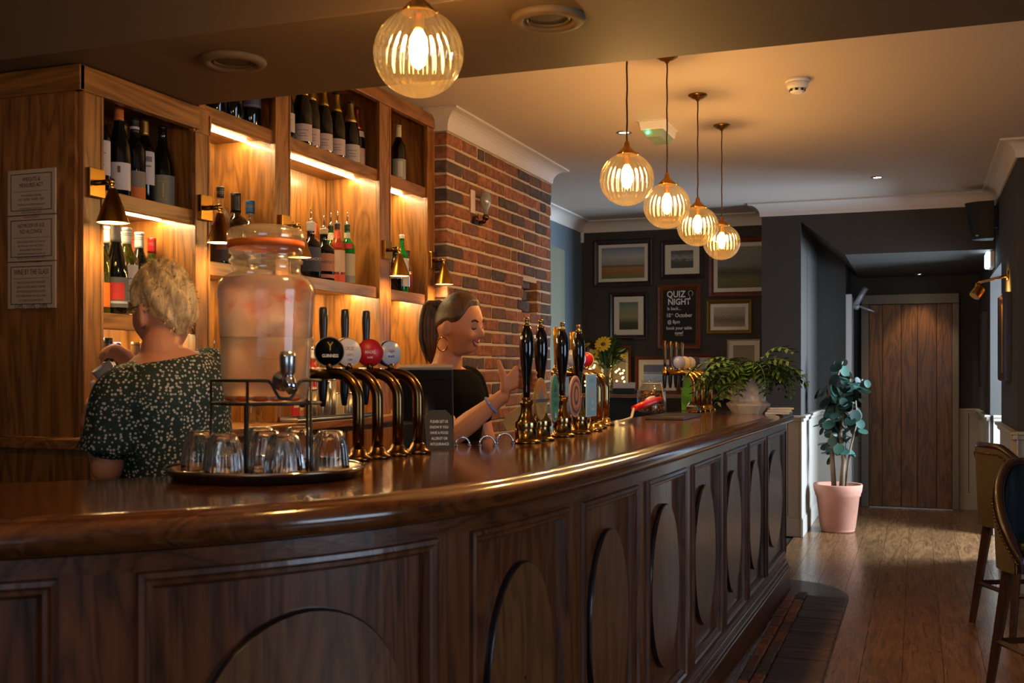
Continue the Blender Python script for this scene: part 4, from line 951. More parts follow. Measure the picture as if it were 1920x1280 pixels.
# side pictures on the right-hand wall
def side_picture(label, y0, y1, z0, z1, d=.05):
    t = thing('framed_picture', label, 'picture', (XR-.001, (y0+y1)/2, z0), -pi/2, 'pictures on the right wall')
    frame_moulding(y1-y0, z1-z0, .05, d).build('frame', fr_dark, t); frame_moulding(y1-y0-.1, z1-z0-.1, .02, .03).build('gilt_slip', fr_gold, t).location = (0, 0, .05)
    B().box(-(y1-y0)/2+.05, (y1-y0)/2-.05, -.008, -.002, .05, z1-z0-.05).build('print', paint('warm_print', ((.0, '6a4a20'), (1, 'a88448')), 4, .2), t)
side_picture('dark framed picture on the right wall under the brass light', 7.72, 8.22, 1.30, 1.88)
side_picture('narrow framed picture on the passage wall by the plank door', 10.25, 10.75, 1.22, 1.88)
# ================================================================== passage door
DY = 11.62
d1 = bpy.data.objects.new('door_1', None); COL.objects.link(d1); d1['kind'] = 'structure'
dz1 = 2.035
plk = wood('knotty_pine_planks', hexc('160902'), hexc('7c4a14'), 'z', .45, .1, scale=1.0, contrast=1.2, tint=.18)
xs = [atY(p_, 800, DY).x for p_ in (1630, 1655, 1690, 1720, 1756, 1785)]
for a, c in zip(xs, xs[1:]): B().box(a+.002, c-.002, DY-.055, DY-.02, .012, dz1).build('plank', plk, d1, bevel=.003)
B().box(xs[0], xs[-1], DY-.03, DY-.01, .012, dz1).build('door_back', black_m, d1)
x0 = atY(1615, 800, DY).x; x1 = atY(1798, 800, DY).x; archm = mat('architrave_taupe', hexc('7d6e5c'), .5)
for nm, bb in (('jamb', (x0, xs[0]-.002, 0, dz1+.002)), ('jamb', (xs[-1]+.002, x1, 0, dz1+.002)), ('lintel', (x0, x1, dz1+.004, dz1+.10))):
    B().box(bb[0], bb[1], DY-.075, DY, bb[2], bb[3]).build(nm, archm, d1, bevel=.006)
B().box(xs[0], xs[-1], DY-.09, DY, 0, .010).build('threshold', steel, d1)
p = atY(1706, 652, DY-.056)
text(d1, 'TOILETS', .115, mat('worn_gilt_letters', hexc('6a5232'), .4, .6), (p.x, DY-.0565, p.z), (0, -1, 0), sx=.9)
# side doorway of the passage: white frame and an overhead closer
d2 = bpy.data.objects.new('door_2', None); COL.objects.link(d2); d2['kind'] = 'structure'
B().box(-.64, -.585, 10.82, 10.90, 0, 2.10).build('frame_post', white_m, d2, bevel=.004); B().box(-.64, -.60, 11.40, 11.46, 0, 2.10).box(-.64, -.60, 10.9, 11.46, 2.06, 2.10).build('frame_head', white_m, d2)
B().box(-.635, -.61, 10.92, 11.40, .01, 2.05).build('leaf', wall_slate, d2)
B().tube([(-.56, 10.87, 1.98), (-.46, 10.87, 2.16)], .028, 10).tube([(-.53, 10.86, 1.99), (-.38, 10.86, 1.93)], .010, 8).ball((-.54, 10.86, 1.98), .03, 10, 6).build('door_closer', mat('closer_silver', hexc('b8bcc4'), .35, .5), d2)
# ================================================================== things on the bar
TZ = TOPZ+.0005
# serving tray with the drinks dispenser and upturned tumblers
tc_ = atZ(499, 893, TOPZ)
t = thing('serving_tray', 'round tarnished silver serving tray near the bend of the bar', 'tray', (tc_.x, tc_.y, TZ))
tray_m = mat('tarnished_silver', hexc('8a7a68'), .22, .95, bump=.03, bscale=40)
B().lathe([(.001, .003), (.208, .003), (.214, .006), (.226, .022), (.234, .026), (.237, .024), (.229, .018), (.215, .001), (.208, 0), (.001, 0)], (0, 0, 0), 64, caps=False).build('tray_dish', tray_m, t)
B().lathe([(.228, .0262), (.2335, .0285), (.2365, .025)], (0, 0, 0), 64, caps=False).build('rim_bead', chrome, t)
TB = TZ+.0035
ds = thing('drinks_dispenser', 'large glass drinks dispenser of iced fruit water on a black wire stand', 'dispenser', (tc_.x, tc_.y, TB), TH)
# local axes: +X is to the right of the picture, -Y towards the camera
jar_m = thin_glass('dispenser_glass', (.95, .94, .92), .015, .4, .08)
J0, JH = .178, .285                                       # jar foot height and body height above the tray
R_ = .116
jp = [(.001, .0), (.085, 0), (.098, .010), (.104, .05), (.108, .12), (.113, .21), (.116, .245), (.113, .262), (.100, .276), (.083, .284), (.080, .292), (.080, .315), (.084, .320), (.084, .328), (.080, .332), (.080, .342), (.086, .346)]
VS = 1.10
jp = [(r, z*VS+J0-.01) for r, z in jp]
B().lathe(jp[:10], (0, 0, 0), 56, caps=False).build('jar', jar_m, ds)
hz_m = thin_glass('thick_neck_glass', (.90, .88, .84), .14, .6, .12, (.9, .78, .62), .22)
zn = jp[9][1]
nkp = [(.083, 0), (.080, .006), (.081, .022), (.086, .026), (.087, .031), (.082, .035), (.081, .044), (.086, .048), (.088, .054), (.084, .060), (.086, .068)]
B().lathe([(r, zn+z) for r, z in nkp], (0, 0, 0), 56, caps=False).build('neck', hz_m, ds)
J = J0-.01
B().lathe([(.089, J+VS*.352), (.091, J+VS*.358), (.091, J+VS*.372), (.084, J+VS*.380), (.06, J+VS*.386), (.02, J+VS*.389), (.001, J+VS*.389)], (0, 0, 0), 48, caps=False).build('lid', hz_m, ds)
B().lathe([(.084, J+VS*.338), (.0915, J+VS*.340), (.0915, J+VS*.353), (.084, J+VS*.355)], (0, 0, 0), 48, caps=False).build('seal', mat('orange_rubber_seal', hexc('d0600f'), .5), ds)
ice_m = mat('icy_water', hexc('d8b8a4'), .4, trans=.5, ior=1.15, spec=.15, bump=.35, bscale=22)
wat_m = mat('still_water', hexc('ffe2b8'), .3, trans=.75, ior=1.15, spec=.15)
B().lathe([(.001, J+VS*.146), (.1075, J+VS*.146), (.111, J+VS*.21), (.1135, J+VS*.242), (.110, J+VS*.258), (.098, J+VS*.272), (.075, J+VS*.277), (.001, J+VS*.278)], (0, 0, 0), 48, caps=False).build('ice', ice_m, ds)
B().lathe([(.001, J+VS*.006), (.084, J+VS*.006), (.095, J+VS*.013), (.1015, J+VS*.05), (.1055, J+VS*.12), (.107, J+VS*.144), (.001, J+VS*.144)], (0, 0, 0), 48, caps=False).build('water', wat_m, ds)
def icy():
    m, nt, p = newmat('icy_fruit_water'); N = nt.nodes; L = nt.links
    tc = N.new('ShaderNodeTexCoord'); no = N.new('ShaderNodeTexNoise'); no.inputs['Scale'].default_value = 13; no.inputs['Detail'].default_value = 3; no.inputs['Distortion'].default_value = .6; L.new(tc.outputs['Object'], no.inputs['Vector'])
    rp = N.new('ShaderNodeValToRGB'); e = rp.color_ramp.elements; e[0].position = .56; e[0].color = (*hexc('ecd2be'), 1); e[1].position = .72; e[1].color = (*hexc('d0501c'), 1); e.new(.62).color = (*hexc('dca488'), 1)
    L.new(no.outputs['Fac'], rp.inputs[0]); L.new(rp.outputs[0], p.inputs['Base Color'])
    p.inputs['Roughness'].default_value = .4; p.inputs['Transmission Weight'].default_value = .72; p.inputs['IOR'].default_value = 1.15; p.inputs['Specular IOR Level'].default_value = .05
    b = N.new('ShaderNodeBump'); b.inputs['Strength'].default_value = .4; b.inputs['Distance'].default_value = .01; L.new(no.outputs['Fac'], b.inputs['Height']); L.new(b.outputs['Normal'], p.inputs['Normal']); return m
next(o for o in ds.children if o.name.startswith('ice')).data.materials[0] = icy()
fruit_m = mat('blood_orange_slice', hexc('d0581c'), .5)
for a, s_ in ((-2.5, .022), (-2.0, .024), (-1.5, .026), (-1.05, .02), (-.55, .024), (-2.9, .018), (1.2, .024)):
    B().ball((.086*cos(a), .086*sin(a), J+.016), (s_, .011, .007), 14, 8, Matrix.Rotation(a+pi/2, 3, 'Z')).build('fruit_slice', fruit_m, ds)
# embossed measure arc, chrome tap
B().tube([(.104*cos(a), .104*sin(a), J+VS*.108-.012*cos((a+1.25)*3.2)) for a in [-1.25+(k-6)*.06 for k in range(13)]], .0012, 6).build('embossed_line', jar_m, ds)
ta = -1.0; tx, ty = .102*cos(ta), .102*sin(ta)
o = B().lathe([(.001, 0), (.024, 0), (.024, .008), (.014, .012), (.013, .030), (.001, .030)], (0, 0, 0), 24, caps=False)
o.tube([(0, -.0, .028), (0, 0, .045)], .013, 14)
tp = o.build('tap_body', chrome, ds); tp.location = (tx, ty, J+VS*.052); tp.rotation_euler = Vector((cos(ta), sin(ta), 0)).to_track_quat('Z', 'Y').to_euler()
fx, fy = .140*cos(ta), .140*sin(ta)
B().tube([(fx, fy, J+VS*.060), (fx+.006, fy-.004, J+VS*.044), (fx+.014, fy-.010, J+VS*.030)], [.016, .016, .012], 16).build('spout', chrome, ds)
B().lathe([(.012, .0), (.017, .008), (.019, .045), (.016, .056), (.001, .058)], (fx, fy, J+VS*.062), 20).build('tap_lever', mat('chrome_lever', hexc('c4c2c0'), .26, 1), ds)
# black wire stand: two rings with a dip under the tap and five legs
SR = .128
def ringp(z, dip=0): return [(SR*cos(a), SR*sin(a), z-dip*math.exp(-((((a+1.0+pi) % (2*pi))-pi)/.22)**4)) for a in [2*pi*k/96 for k in range(96)]]
B().tube(ringp(J0+.048, .042), .0034, 8, closed=True).build('top_ring', black_iron, ds)
B().tube([(SR*cos(2*pi*k/60), SR*sin(2*pi*k/60), J0-.006) for k in range(60)], .0034, 8, closed=True).build('base_ring', black_iron, ds)
for k in range(2): B().tube([(SR*cos(k*pi/2), SR*sin(k*pi/2), J0-.008), (-SR*cos(k*pi/2), -SR*sin(k*pi/2), J0-.008)], .003, 8).build('cross_wire', black_iron, ds)
LEGA = (-2.75, -1.68, -.42, .9, 2.2)
for a in LEGA:
    B().tube([(SR*cos(a), SR*sin(a), J0+.048), (SR*cos(a), SR*sin(a), .03), (SR*cos(a), SR*sin(a), .0005)], .0034, 8).build('leg', black_iron, ds)
text(ds, '8 L', .02, jar_m, (.03, -.1105, J+.088), (.27, -.96, 0), name='lettering')
# tumblers
tum_m = mat('tumbler_glass', (.99, .985, .97), .015, trans=1.0, ior=1.40)
tb = B()
oP = [(.046, 0), (.0465, .004), (.045, .03), (.0415, .06), (.036, .082), (.029, .096), (.026, .100)]
iP = [(.022, .090), (.030, .082), (.037, .062), (.041, .035), (.0435, .004), (.0435, 0)]
prof = [(.001, .100)]+list(reversed(oP))+list(reversed(iP))+[(.001, .092)]
tb.lathe([(r, z*1.07) for r, z in prof], (0, 0, 0), 96, caps=False, rib=lambda a, z: (.06*(abs(cos(8*a))-.6) if .008 < z < .088 else 0))
tme = tb.mesh('tumbler_bowl', tum_m)
for i, (px, py, sc, lb) in enumerate(((372, 890, 1.0, 'upturned fluted glass tumbler at the left edge of the tray'), (419, 903, 1.0, 'upturned fluted glass tumbler in front, left of the middle stand leg'), (455, 880, 1.0, 'upturned fluted glass tumbler behind the front left one'), (524, 876, 1.0, 'upturned fluted glass tumbler at the very back of the tray'), (500, 891, 1.0, 'upturned fluted glass tumbler just right of the middle stand leg'), (543, 904, 1.0, 'upturned fluted glass tumbler in front, right of the middle stand leg'), (608, 893, 1.0, 'upturned fluted glass tumbler at the right edge of the tray'))):
    p = atZ(px, py, TB)
    TUM = globals().setdefault('TUM', []); TUM.append([p.x, p.y, lb])
OBST = [(tc_.x+SR*cos(a+TH), tc_.y+SR*sin(a+TH)) for a in LEGA]
for _ in range(400):
    for i in range(len(TUM)):
        for j in range(i):
            dx, dy = TUM[i][0]-TUM[j][0], TUM[i][1]-TUM[j][1]; d = sqrt(dx*dx+dy*dy); q = .0965-d
            if q > 0:
                for s_, k in ((1, i), (-1, j)): TUM[k][0] += s_*dx/d*q*.5; TUM[k][1] += s_*dy/d*q*.5
        for ox, oy in OBST:
            dx, dy = TUM[i][0]-ox, TUM[i][1]-oy; d = sqrt(dx*dx+dy*dy)
            if d < .053: TUM[i][0] += dx/d*(.053-d); TUM[i][1] += dy/d*(.053-d)
        vx, vy = TUM[i][0]-tc_.x, TUM[i][1]-tc_.y; d = sqrt(vx*vx+vy*vy)
        if d > .156: TUM[i][0] = tc_.x+vx/d*.156; TUM[i][1] = tc_.y+vy/d*.156
for x, y, lb in TUM:
    t = thing('glass_tumbler', lb, 'glass', (x, y, TB+.0002), rnd(0, 3), 'upturned tumblers on the tray'); inst('glass_bowl', tme, t)
# ------------------------------------------------------------------ swan neck beer taps
def beer_tap(x, y, label, badge, handle=True, metal=bronze, hm=None, group='swan neck beer taps', h=.245, reach=.165, brad=.041, nrm=(.62, -.78, 0), bz=.062, hh=.165, zb=TZ, tilt=0):
    t = thing('beer_tap', label, 'beer tap', (x, y, zb), 0, group)
    B().lathe([(.040, 0), (.041, .006), (.036, .012), (.026, .018), (.022, .030), (.018, .034)], (0, 0, 0), 28).build('base_flange', metal, t)
    r = .0165; c = .075
    pts = [(0, 0, .02), (0, 0, h*.5), (0, 0, h-c)]+[(-c+c*cos(a), 0, h-c+c*sin(a)) for a in [k*pi/2/8 for k in range(1, 9)]]+[(-reach, 0, h)]
    B().tube(pts, r, 16).build('column', metal, t)
    B().lathe([(.019, 0), (.021, .004), (.021, .026), (.016, .032), (.001, .033)], (-reach, 0, h), 18, axis=(-1, 0, 0)).lathe([(.012, 0), (.015, .012), (.012, .03)], (-reach-.012, 0, h+.006), 14).build('tap_head', brass if metal is bronze else metal, t)
    B().lathe([(.013, 0), (.015, -.012), (.013, -.05), (.008, -.085), (.006, -.088)], (-reach-.016, 0, h-.010), 14).build('spout', black_m, t)
    if handle:
        k0 = h+.03; B().lathe([(.008, k0), (.0085, k0+.03), (.013, k0+hh*.75), (.0135, k0+hh-.006), (.010, k0+hh), (.001, k0+hh+.001)], (-reach-.014, 0, 0), 16).build('handle', hm or mat('dark_handle', hexc('2a201e'), .3, coat=.2), t)
    bx = -c*1.25; n = Vector(nrm).normalized()
    B().tube([(bx, 0, h+.010), (bx, 0, h+.03)], .010, 10).build('badge_stem', metal, t)
    kind = badge[0]; cb_ = Vector((bx, 0, h+bz))
    if kind == 'lens':           # domed oval badge
        M = axes(n).to_4x4()
        b = B().lathe([(brad*.95, -.012), (brad*1.05, -.004), (brad*1.05, .002)], (0, 0, 0), 32).build('badge_rim', badge[2], t); b.matrix_local = Matrix.Translation(cb_) @ M
        f = B().lathe([(brad*.99, .002), (brad*.8, .010), (brad*.4, .016), (.001, .018)], (0, 0, 0), 32, caps=False).build('badge_face', badge[1], t); f.matrix_local = Matrix.Translation(cb_) @ M
        zt = .0185
    else:                        # barrel badge with a flat face
        M = axes(n).to_4x4(); L_ = badge[3]
        b = B().lathe([(brad*.8, -L_), (brad*.98, -L_*.7), (brad*1.05, -L_*.35), (brad, 0)], (0, 0, 0), 32).build('badge_barrel', badge[2], t); b.matrix_local = Matrix.Translation(cb_) @ M
        if L_ > .02:
            for q in (-.75, -.4, -.12): B().lathe([(brad*1.045, L_*q-.0015), (brad*1.06, L_*q), (brad*1.045, L_*q+.0015)], (0, 0, 0), 32, caps=False).build('hoop', badge[4], b)
        f = B().lathe([(brad*.96, .0005), (brad*.94, .003), (.001, .0035)], (0, 0, 0), 32, caps=False).build('badge_face', badge[1], t); f.matrix_local = Matrix.Translation(cb_) @ M
        zt = .0042
    for s, sz, dx, dz, col in badge[5]:
        o = text(t, s, sz, cm(col, .5), (0, 0, 0), n, sx=.8, bold=.0004); R3 = axes(n)
        o.location = cb_+R3 @ Vector((dx, dz, zt))
    return t
tp1 = [atZ(px, py, TOPZ) for px, py in ((672, 863), (708, 859), (746, 854), (784, 850))]
beer_tap(tp1[0].x, tp1[0].y, 'bronze swan neck beer tap with a black stout badge, nearest the dispenser', ('lens', mat('badge_black', hexc('060606'), .45, spec=.08), steel, 0, None, [('GUINNESS', .0125, 0, -.012, 'd8d0c0'), ('Y', .034, 0, .014, 'a8843c')]), handle=False)
beer_tap(tp1[1].x, tp1[1].y, 'bronze swan neck beer tap with a white faced copper barrel badge', ('barrel', mat('badge_white', hexc('c8c2c4'), .35), mat('badge_copper', hexc('9a6428'), .25, .7), .032, brass, [('CRUZ', .014, 0, .010, 'a8843c'), ('CAMPO', .010, 0, -.008, 'a8843c'), ('LAGER', .007, 0, -.022, '6a6a70')]), brad=.042, nrm=(.86, -.5, .08))
beer_tap(tp1[2].x, tp1[2].y, 'bronze swan neck beer tap with a flat red disc badge', ('barrel', cm('b01420', .35), cm('8a1018', .35), .008, brass, [('MADRÍ', .013, 0, .002, 'd8b0a0'), ('LAGER', .007, 0, -.014, 'd8b0a0')]), brad=.040)
beer_tap(tp1[3].x, tp1[3].y, 'bronze swan neck beer tap with a navy barrel badge, nearest the till', ('barrel', mat('badge_silver', hexc('a8b0c0'), .25), mat('badge_navy', hexc('1c2250'), .25, .3), .04, mat('hoop_gold', hexc('9a7a5a'), .3, .7), [('1664', .014, 0, .006, '9a4050'), ('BLANC', .009, 0, -.010, '2a3a70')]), brad=.039, nrm=(.86, -.5, .08))
chr_br = mat('worn_brass_chrome', hexc('a88a5c'), .16, 1.0)
w1 = ('lens', cm('c8c8cc', .3), steel, 0, None, []); r1 = ('lens', cm('b81c2c', .3), brass, 0, None, []); k1 = ('lens', cm('a8a8b0', .3), brass, 0, None, [])
for (px, py), bd, lb in (((1112, 808), k1, 'worn brass swan neck tap with a grey badge behind the blue pump sign'), ((1122, 803), w1, 'worn brass swan neck tap with a white badge behind the pumps'), ((1136, 797), r1, 'worn brass swan neck tap with a red badge behind the pumps')):
    p = atZ(px, py, TOPZ); beer_tap(p.x, p.y, lb, bd, metal=chr_br, hm=brass, group='beer taps beyond the pumps', brad=.034, reach=.15)
pur = mat('purple_barrel', hexc('4a4a88'), .25, .3)
for k, (bd, lb) in enumerate(((('barrel', cm('8a90b0', .3), pur, .05, steel, []), 'far brass swan neck tap with a purple barrel badge, nearest of four'), (('barrel', cm('c8b090', .3), mat('pale_barrel', hexc('b09070'), .3), .03, brass, []), 'far brass swan neck tap with a cream barrel badge, second of four'), (('barrel', cm('c0b8b0', .3), cm('403a50', .3), .03, brass, []), 'far brass swan neck tap with a dark barrel badge, third of four'), (('barrel', cm('3a3848', .3), cm('2a2838', .3), .02, brass, []), 'far brass swan neck tap next to the fern, last of four'))):
    p = atZ(1302+k*9.5, 773-k*1.4, TOPZ); beer_tap(p.x, p.y, lb, bd, metal=brass_b, hm=bronze, group='four brass beer taps at the far end', brad=.04, reach=.17, hh=.17, nrm=(.5, -.85, 0))
# ------------------------------------------------------------------ hand pumps
pump_br = mat('pump_brass', hexc('8a6a3c'), .2, 1.0)
hp = [(.011, .155), (.013, .18), (.012, .20), (.0135, .22), (.019, .26), (.024, .30), (.0265, .33), (.0255, .36), (.020, .39), (.014, .405), (.012, .41)]
def hand_pump(y, label, clip, x=-1.29):
    t = thing('hand_pump', label, 'beer pump', (x, y, TZ), 0, 'black handled beer pumps')
    B().lathe([(.052, 0), (.053, .005), (.045, .010), (.036, .016), (.037, .040), (.034, .046), (.036, .052), (.036, .074), (.028, .086), (.021, .105), (.019, .130), (.023, .136), (.023, .146), (.014, .150)], (0, 0, 0), 30).build('pump_body', pump_br, t)
    B().lathe([(.039, .052), (.040, .056), (.040, .070), (.039, .074)], (0, 0, 0), 30, caps=False).build('body_band', chr_br, t)
    B().lathe(hp, (0, 0, 0), 24).build('handle', black_gloss, t)
    B().lathe([(.014, .148), (.017, .152), (.014, .160)], (0, 0, 0), 20, caps=False).lathe([(.013, .409), (.015, .414), (.009, .420), (.007, .424), (.010, .430), (.010, .437), (.006, .442), (.001, .443)], (0, 0, 0), 20).build('finial', chr_br, t)
    B().tube([(.012, 0, .15), (.05, 0, .15)], .004, 8).build('clip_arm', steel, t)
    kind, hw, hh_, col, rim, prints = clip
    zc = .155; xo = .055
    if kind == 'oval': ol = [(hw*cos(a), zc+hh_*sin(a)) for a in [2*pi*k/36 for k in range(36)]]
    else: ol = [(-hw, zc-hh_), (hw, zc-hh_), (hw, zc+hh_), (-hw, zc+hh_)]
    c_ = B().prism(ol, xo-.006, xo, lambda a, b, h: (h, a, b)).build('pump_clip', rim, t, bevel=.001)
    ol2 = [(a*.93, zc+(b-zc)*.94) for a, b in ol]; B().prism(ol2, xo, xo+.0012, lambda a, b, h: (h, a, b)).build('clip_face', col, c_)
    for iq, pr_ in enumerate(prints):
        e0 = .0012+.0005*iq
        if pr_[0] == 'T':
            text(t, pr_[1], pr_[2], cm(pr_[4], .5), (xo+e0+.0012, 0, zc+pr_[3]), (1, 0, 0), sx=1.0)
        elif pr_[0] == 'E':
            _, cz, a_, b_, col_ = pr_; B().prism([(a_*cos(k*pi/12), zc+cz+b_*sin(k*pi/12)) for k in range(24)], xo+.0012, xo+e0+.0005, lambda a, b, h: (h, a, b)).build('clip_print', cm(col_, .5), c_)
        else:
            _, cz, a_, b_, col_ = pr_; B().prism([(-a_, zc+cz-b_), (a_, zc+cz-b_), (0, zc+cz+b_)] if pr_[0] == 'V' else [(-a_, zc+cz-b_), (a_, zc+cz-b_), (a_, zc+cz+b_), (-a_, zc+cz+b_)], xo+.0012, xo+e0+.0005, lambda a, b, h: (h, a, b)).build('clip_print', cm(col_, .5), c_)
    return t
hand_pump(3.61, 'black handled beer pump with an amber and grey oval sign, held by the bartender', ('oval', .068, .074, cm('a8842c', .45), cm('b08a3c', .35, .5), [('E', .03, .05, .033, 'b0682c'), ('V', .018, .03, .026, '6a6c70'), ('R', -.006, .06, .006, '3c4048'), ('T', 'PALE', .024, -.028, '8a3c14'), ('T', 'ALE', .02, -.046, '8a3c14')]))
hand_pump(3.765, 'black handled beer pump with a narrow green oval sign', ('oval', .047, .088, cm('2c7a5c', .45), cm('b0a078', .4), [('V', .036, .022, .014, '143c34'), ('T', 'ALBION', .017, .008, '123028'), ('T', 'ALE', .026, -.022, '123028'), ('V', -.062, .006, .01, 'd0d8cc')]))
hand_pump(4.02, 'black handled beer pump with a round brown and copper sign', ('oval', .078, .080, cm('a8684a', .45), cm('c8a890', .4), [('E', 0, .066, .067, '4a2c30'), ('E', 0, .055, .056, 'b0704c'), ('E', .004, .030, .038, '3c2426'), ('E', .006, .018, .024, 'a86c48'), ('T', 'PORTER', .02, -.05, '2c1a1c')]))
hand_pump(4.24, 'black handled beer pump with a light blue rectangular sign', ('rect', .070, .086, cm('6fa4c4', .5), cm('a8c4d4', .5), [('V', .012, .02, .022, 'a88c9c'), ('T', 'BITTER', .018, .06, '4a84a4'), ('T', 'II', .03, -.028, 'd8e4ec'), ('T', 'ISLAND', .014, -.056, 'c0d8e4')]))
# yellow shaped badge on a stalk behind the first pump
p = atD(968, 778, 3.98); t = thing('tap_badge', 'yellow cut-out badge with blue and red spots behind the first pump', 'badge', (p.x, p.y, TZ))
ol = [(-.05, -.03), (-.035, -.055), (.0, -.05), (.03, -.02), (.05, .03), (.045, .07), (.025, .085), (.012, .07), (.015, .035), (-.01, .02), (-.04, .0)]
M = Matrix.Rotation(radians(-38), 4, 'Z')
o = B().prism([(a, b+.09) for a, b in ol], -.004, .004, lambda a, b, h: (a, h, b)).build('badge_plate', cm('c08a24', .4), t, bevel=.002); o.rotation_euler = (0, 0, .35)
for a, b, r, c_ in ((.012, .083, .008, '5a90a0'), (.034, .15, .010, 'b02c20'), (.04, .10, .007, 'b02c20'), (.012, .083, .0035, '101010')):
    q = B().lathe([(r, 0), (r, .0015 if c_ != '101010' else .0025)], (a, -.004, b), 14, axis=(0, -1, 0)).build('spot', cm(c_, .4), o)
B().tube([(0, 0, 0), (0, 0, .06)], .005, 8).build('stalk', chr_br, t)
# chrome hoops along the staff edge of the bar
for px, py, r, lb in ((868, 836, .022, 'chrome hoop at the staff edge of the bar, leftmost'), (914, 836, .026, 'chrome hoop at the staff edge of the bar, middle'), (947, 832, .028, 'chrome hoop at the staff edge of the bar, beside the pump')):
    p = atZ(px, py, TOPZ); t = thing('chrome_hoop', lb, 'hoop', (p.x, p.y, TZ), TH, 'chrome hoops on the staff side')
    B().tube([(r*cos(a), 0, .004+r*1.15*sin(a)) for a in [k*pi/14 for k in range(15)]], .0036, 10).build('arch', chrome, t)
    for s_ in (-1, 1): B().lathe([(.008, 0), (.008, .003), (.004, .006)], (s_*r, 0, 0), 12).build('foot', chrome, t)
# allergen notice on an easel
p = atZ(826, 842, TOPZ); t = thing('notice_card', 'black card notice with white capitals leaning at the staff edge', 'sign', (p.x, p.y, TZ), TH+.15)
card = bpy.data.objects.new('card', None)
b = B().prism([(-.045, 0), (.045, 0), (.040, .105), (.02, .125), (-.03, .125), (-.05, .105)], -.002, .002, lambda a, b_, h: (a, h+b_*.28, b_)).build('card', mat('slate_card', hexc('3a332c'), .6), t)
for k, s in enumerate(('PLEASE LET US', 'KNOW IF YOU', 'HAVE A FOOD', 'ALLERGY OR', 'INTOLERANCE')):
    zz = .088-k*.018; text(t, s, .0125, chalk, (-.003, -.0035+zz*.28, zz), (0, -1, .28), sx=.72, bold=.0002)
B().tube([(0, .002, .0), (0, .065, .0), (0, .028, .10)], .003, 8).build('easel', black_m, t)
# till on the staff shelf
shelf_o = B().box(-1.70, -1.42, 3.0, 3.56, .80, .83).box(-1.46, -1.42, 3.0, 3.56, 0, .80).build('staff_shelf', steel)
tag(shelf_o, 'steel staff shelf behind the bar below the till', 'shelf')
t = thing('till', 'black touch screen till seen from behind beside the taps', 'till', (-1.59, 3.42, .8305), TH)
B().box(-.085, .085, -.07, .07, 0, .05).build('base', black_m, t, bevel=.006)
B().tube([(0, 0, .04), (0, .02, .30), (0, 0, .45)], .035, 12).build('stand', black_m, t)
scr = B().box(-.093, .093, -.016, .016, -.10, .13).build('screen_back', mat('till_black', hexc('161414'), .4), t, bevel=.006); scr.location = (0, 0, .425); scr.rotation_euler = (.30, 0, 0)
B().box(-.093, .093, -.0166, .0166, .122, .1305).build('screen_edge', mat('till_grey_edge', hexc('8a8078'), .4), scr); B().box(-.07, .07, -.0175, -.0155, .085, .088).build('vent', black_gloss, scr)
B().box(-.085, .065, -.05, .04, .05, .36).build('printer', mat('till_printer', hexc('141212'), .5), t, bevel=.01)
# red soda gun, steel tray, jar of snacks, bottle shaped card, cutlery
p = atZ(1165, 793, TOPZ); q = atZ(1238, 785, TOPZ)
t = thing('soda_gun', 'red soda gun on a pale hose lying on the bar', 'soda gun', (p.x, p.y, TZ))
d = Vector((q.x-p.x, q.y-p.y, 0)); e = d.normalized()
hz_ = lambda s, z, k=0: Vector((e.x*s-e.y*k, e.y*s+e.x*k, z))
Lg = d.length
B().tube([hz_(-.02, .008), hz_(.12*Lg/.5, .02), hz_(.30*Lg, .065), hz_(.42*Lg, .075)], .007, 10).build('hose', mat('braided_hose', hexc('b8a890'), .5, .2), t)
B().tube([hz_(.30*Lg, .066), hz_(.5*Lg, .078), hz_(.8*Lg, .095), hz_(1.0*Lg, .105)], [.014, .019, .021, .014], 14).build('grip', mat('red_plastic', hexc('b81414'), .3, coat=.2), t)
B().tube([hz_(.62*Lg, .10), hz_(.72*Lg, .113), hz_(.82*Lg, .115)], .010, 10).build('button_pad', mat('pale_buttons', hexc('d8a8a0'), .4), t)
B().lathe([(.016, 0), (.016, .05), (.012, .055)], hz_(.85*Lg, .03), 14).build('holster', steel, t)
p = atZ(1262, 784, TOPZ); t = thing('drip_tray', 'low steel drip tray on the bar behind the soda gun', 'tray', (p.x, p.y, TZ), 0)
B().box(-.10, .10, -.22, .28, 0, .018).build('tray_body', mat('dull_steel', hexc('6a6058'), .35, .9), t, bevel=.003); B().box(-.09, .09, -.21, .27, .018, .020).build('grille', mat('dark_grille', hexc('2a2622'), .5, .5), t)
p = atZ(1284, 778, TOPZ); t = thing('bottle_opener', 'small chrome opener block beside the snack jar', 'opener', (p.x+.02, p.y+.06, TZ+.0205))
B().box(-.02, .05, -.04, .05, 0, .035).build('block', chrome, t, bevel=.008); B().tube([(-.015, -.03, .03), (0, 0, .055), (.03, .03, .03)], .005, 8).build('lever', chrome, t)
p = atZ(1267, 772, TOPZ); t = thing('snack_jar', 'round glass jar of brown snacks with a cord round its neck', 'jar', (p.x-.13, p.y-.10, TZ))
B().lathe([(.001, .0), (.075, 0), (.088, .015), (.092, .08), (.088, .13), (.070, .16), (.062, .17), (.062, .195), (.068, .198)], (0, 0, 0), 30, caps=False).build('jar_glass', G_CLEAR, t)
B().tube([(.064*cos(a), .064*sin(a), .178) for a in [k*pi/12 for k in range(24)]], .003, 6, closed=True).tube([(.064, -.02, .178), (.075, -.04, .15), (.085, -.045, .09), (.09, -.03, .05)], .0025, 6).build('cord', mat('cotton_cord', hexc('c0b090'), .8), t)
sn = B(); rs = random.Random(4)
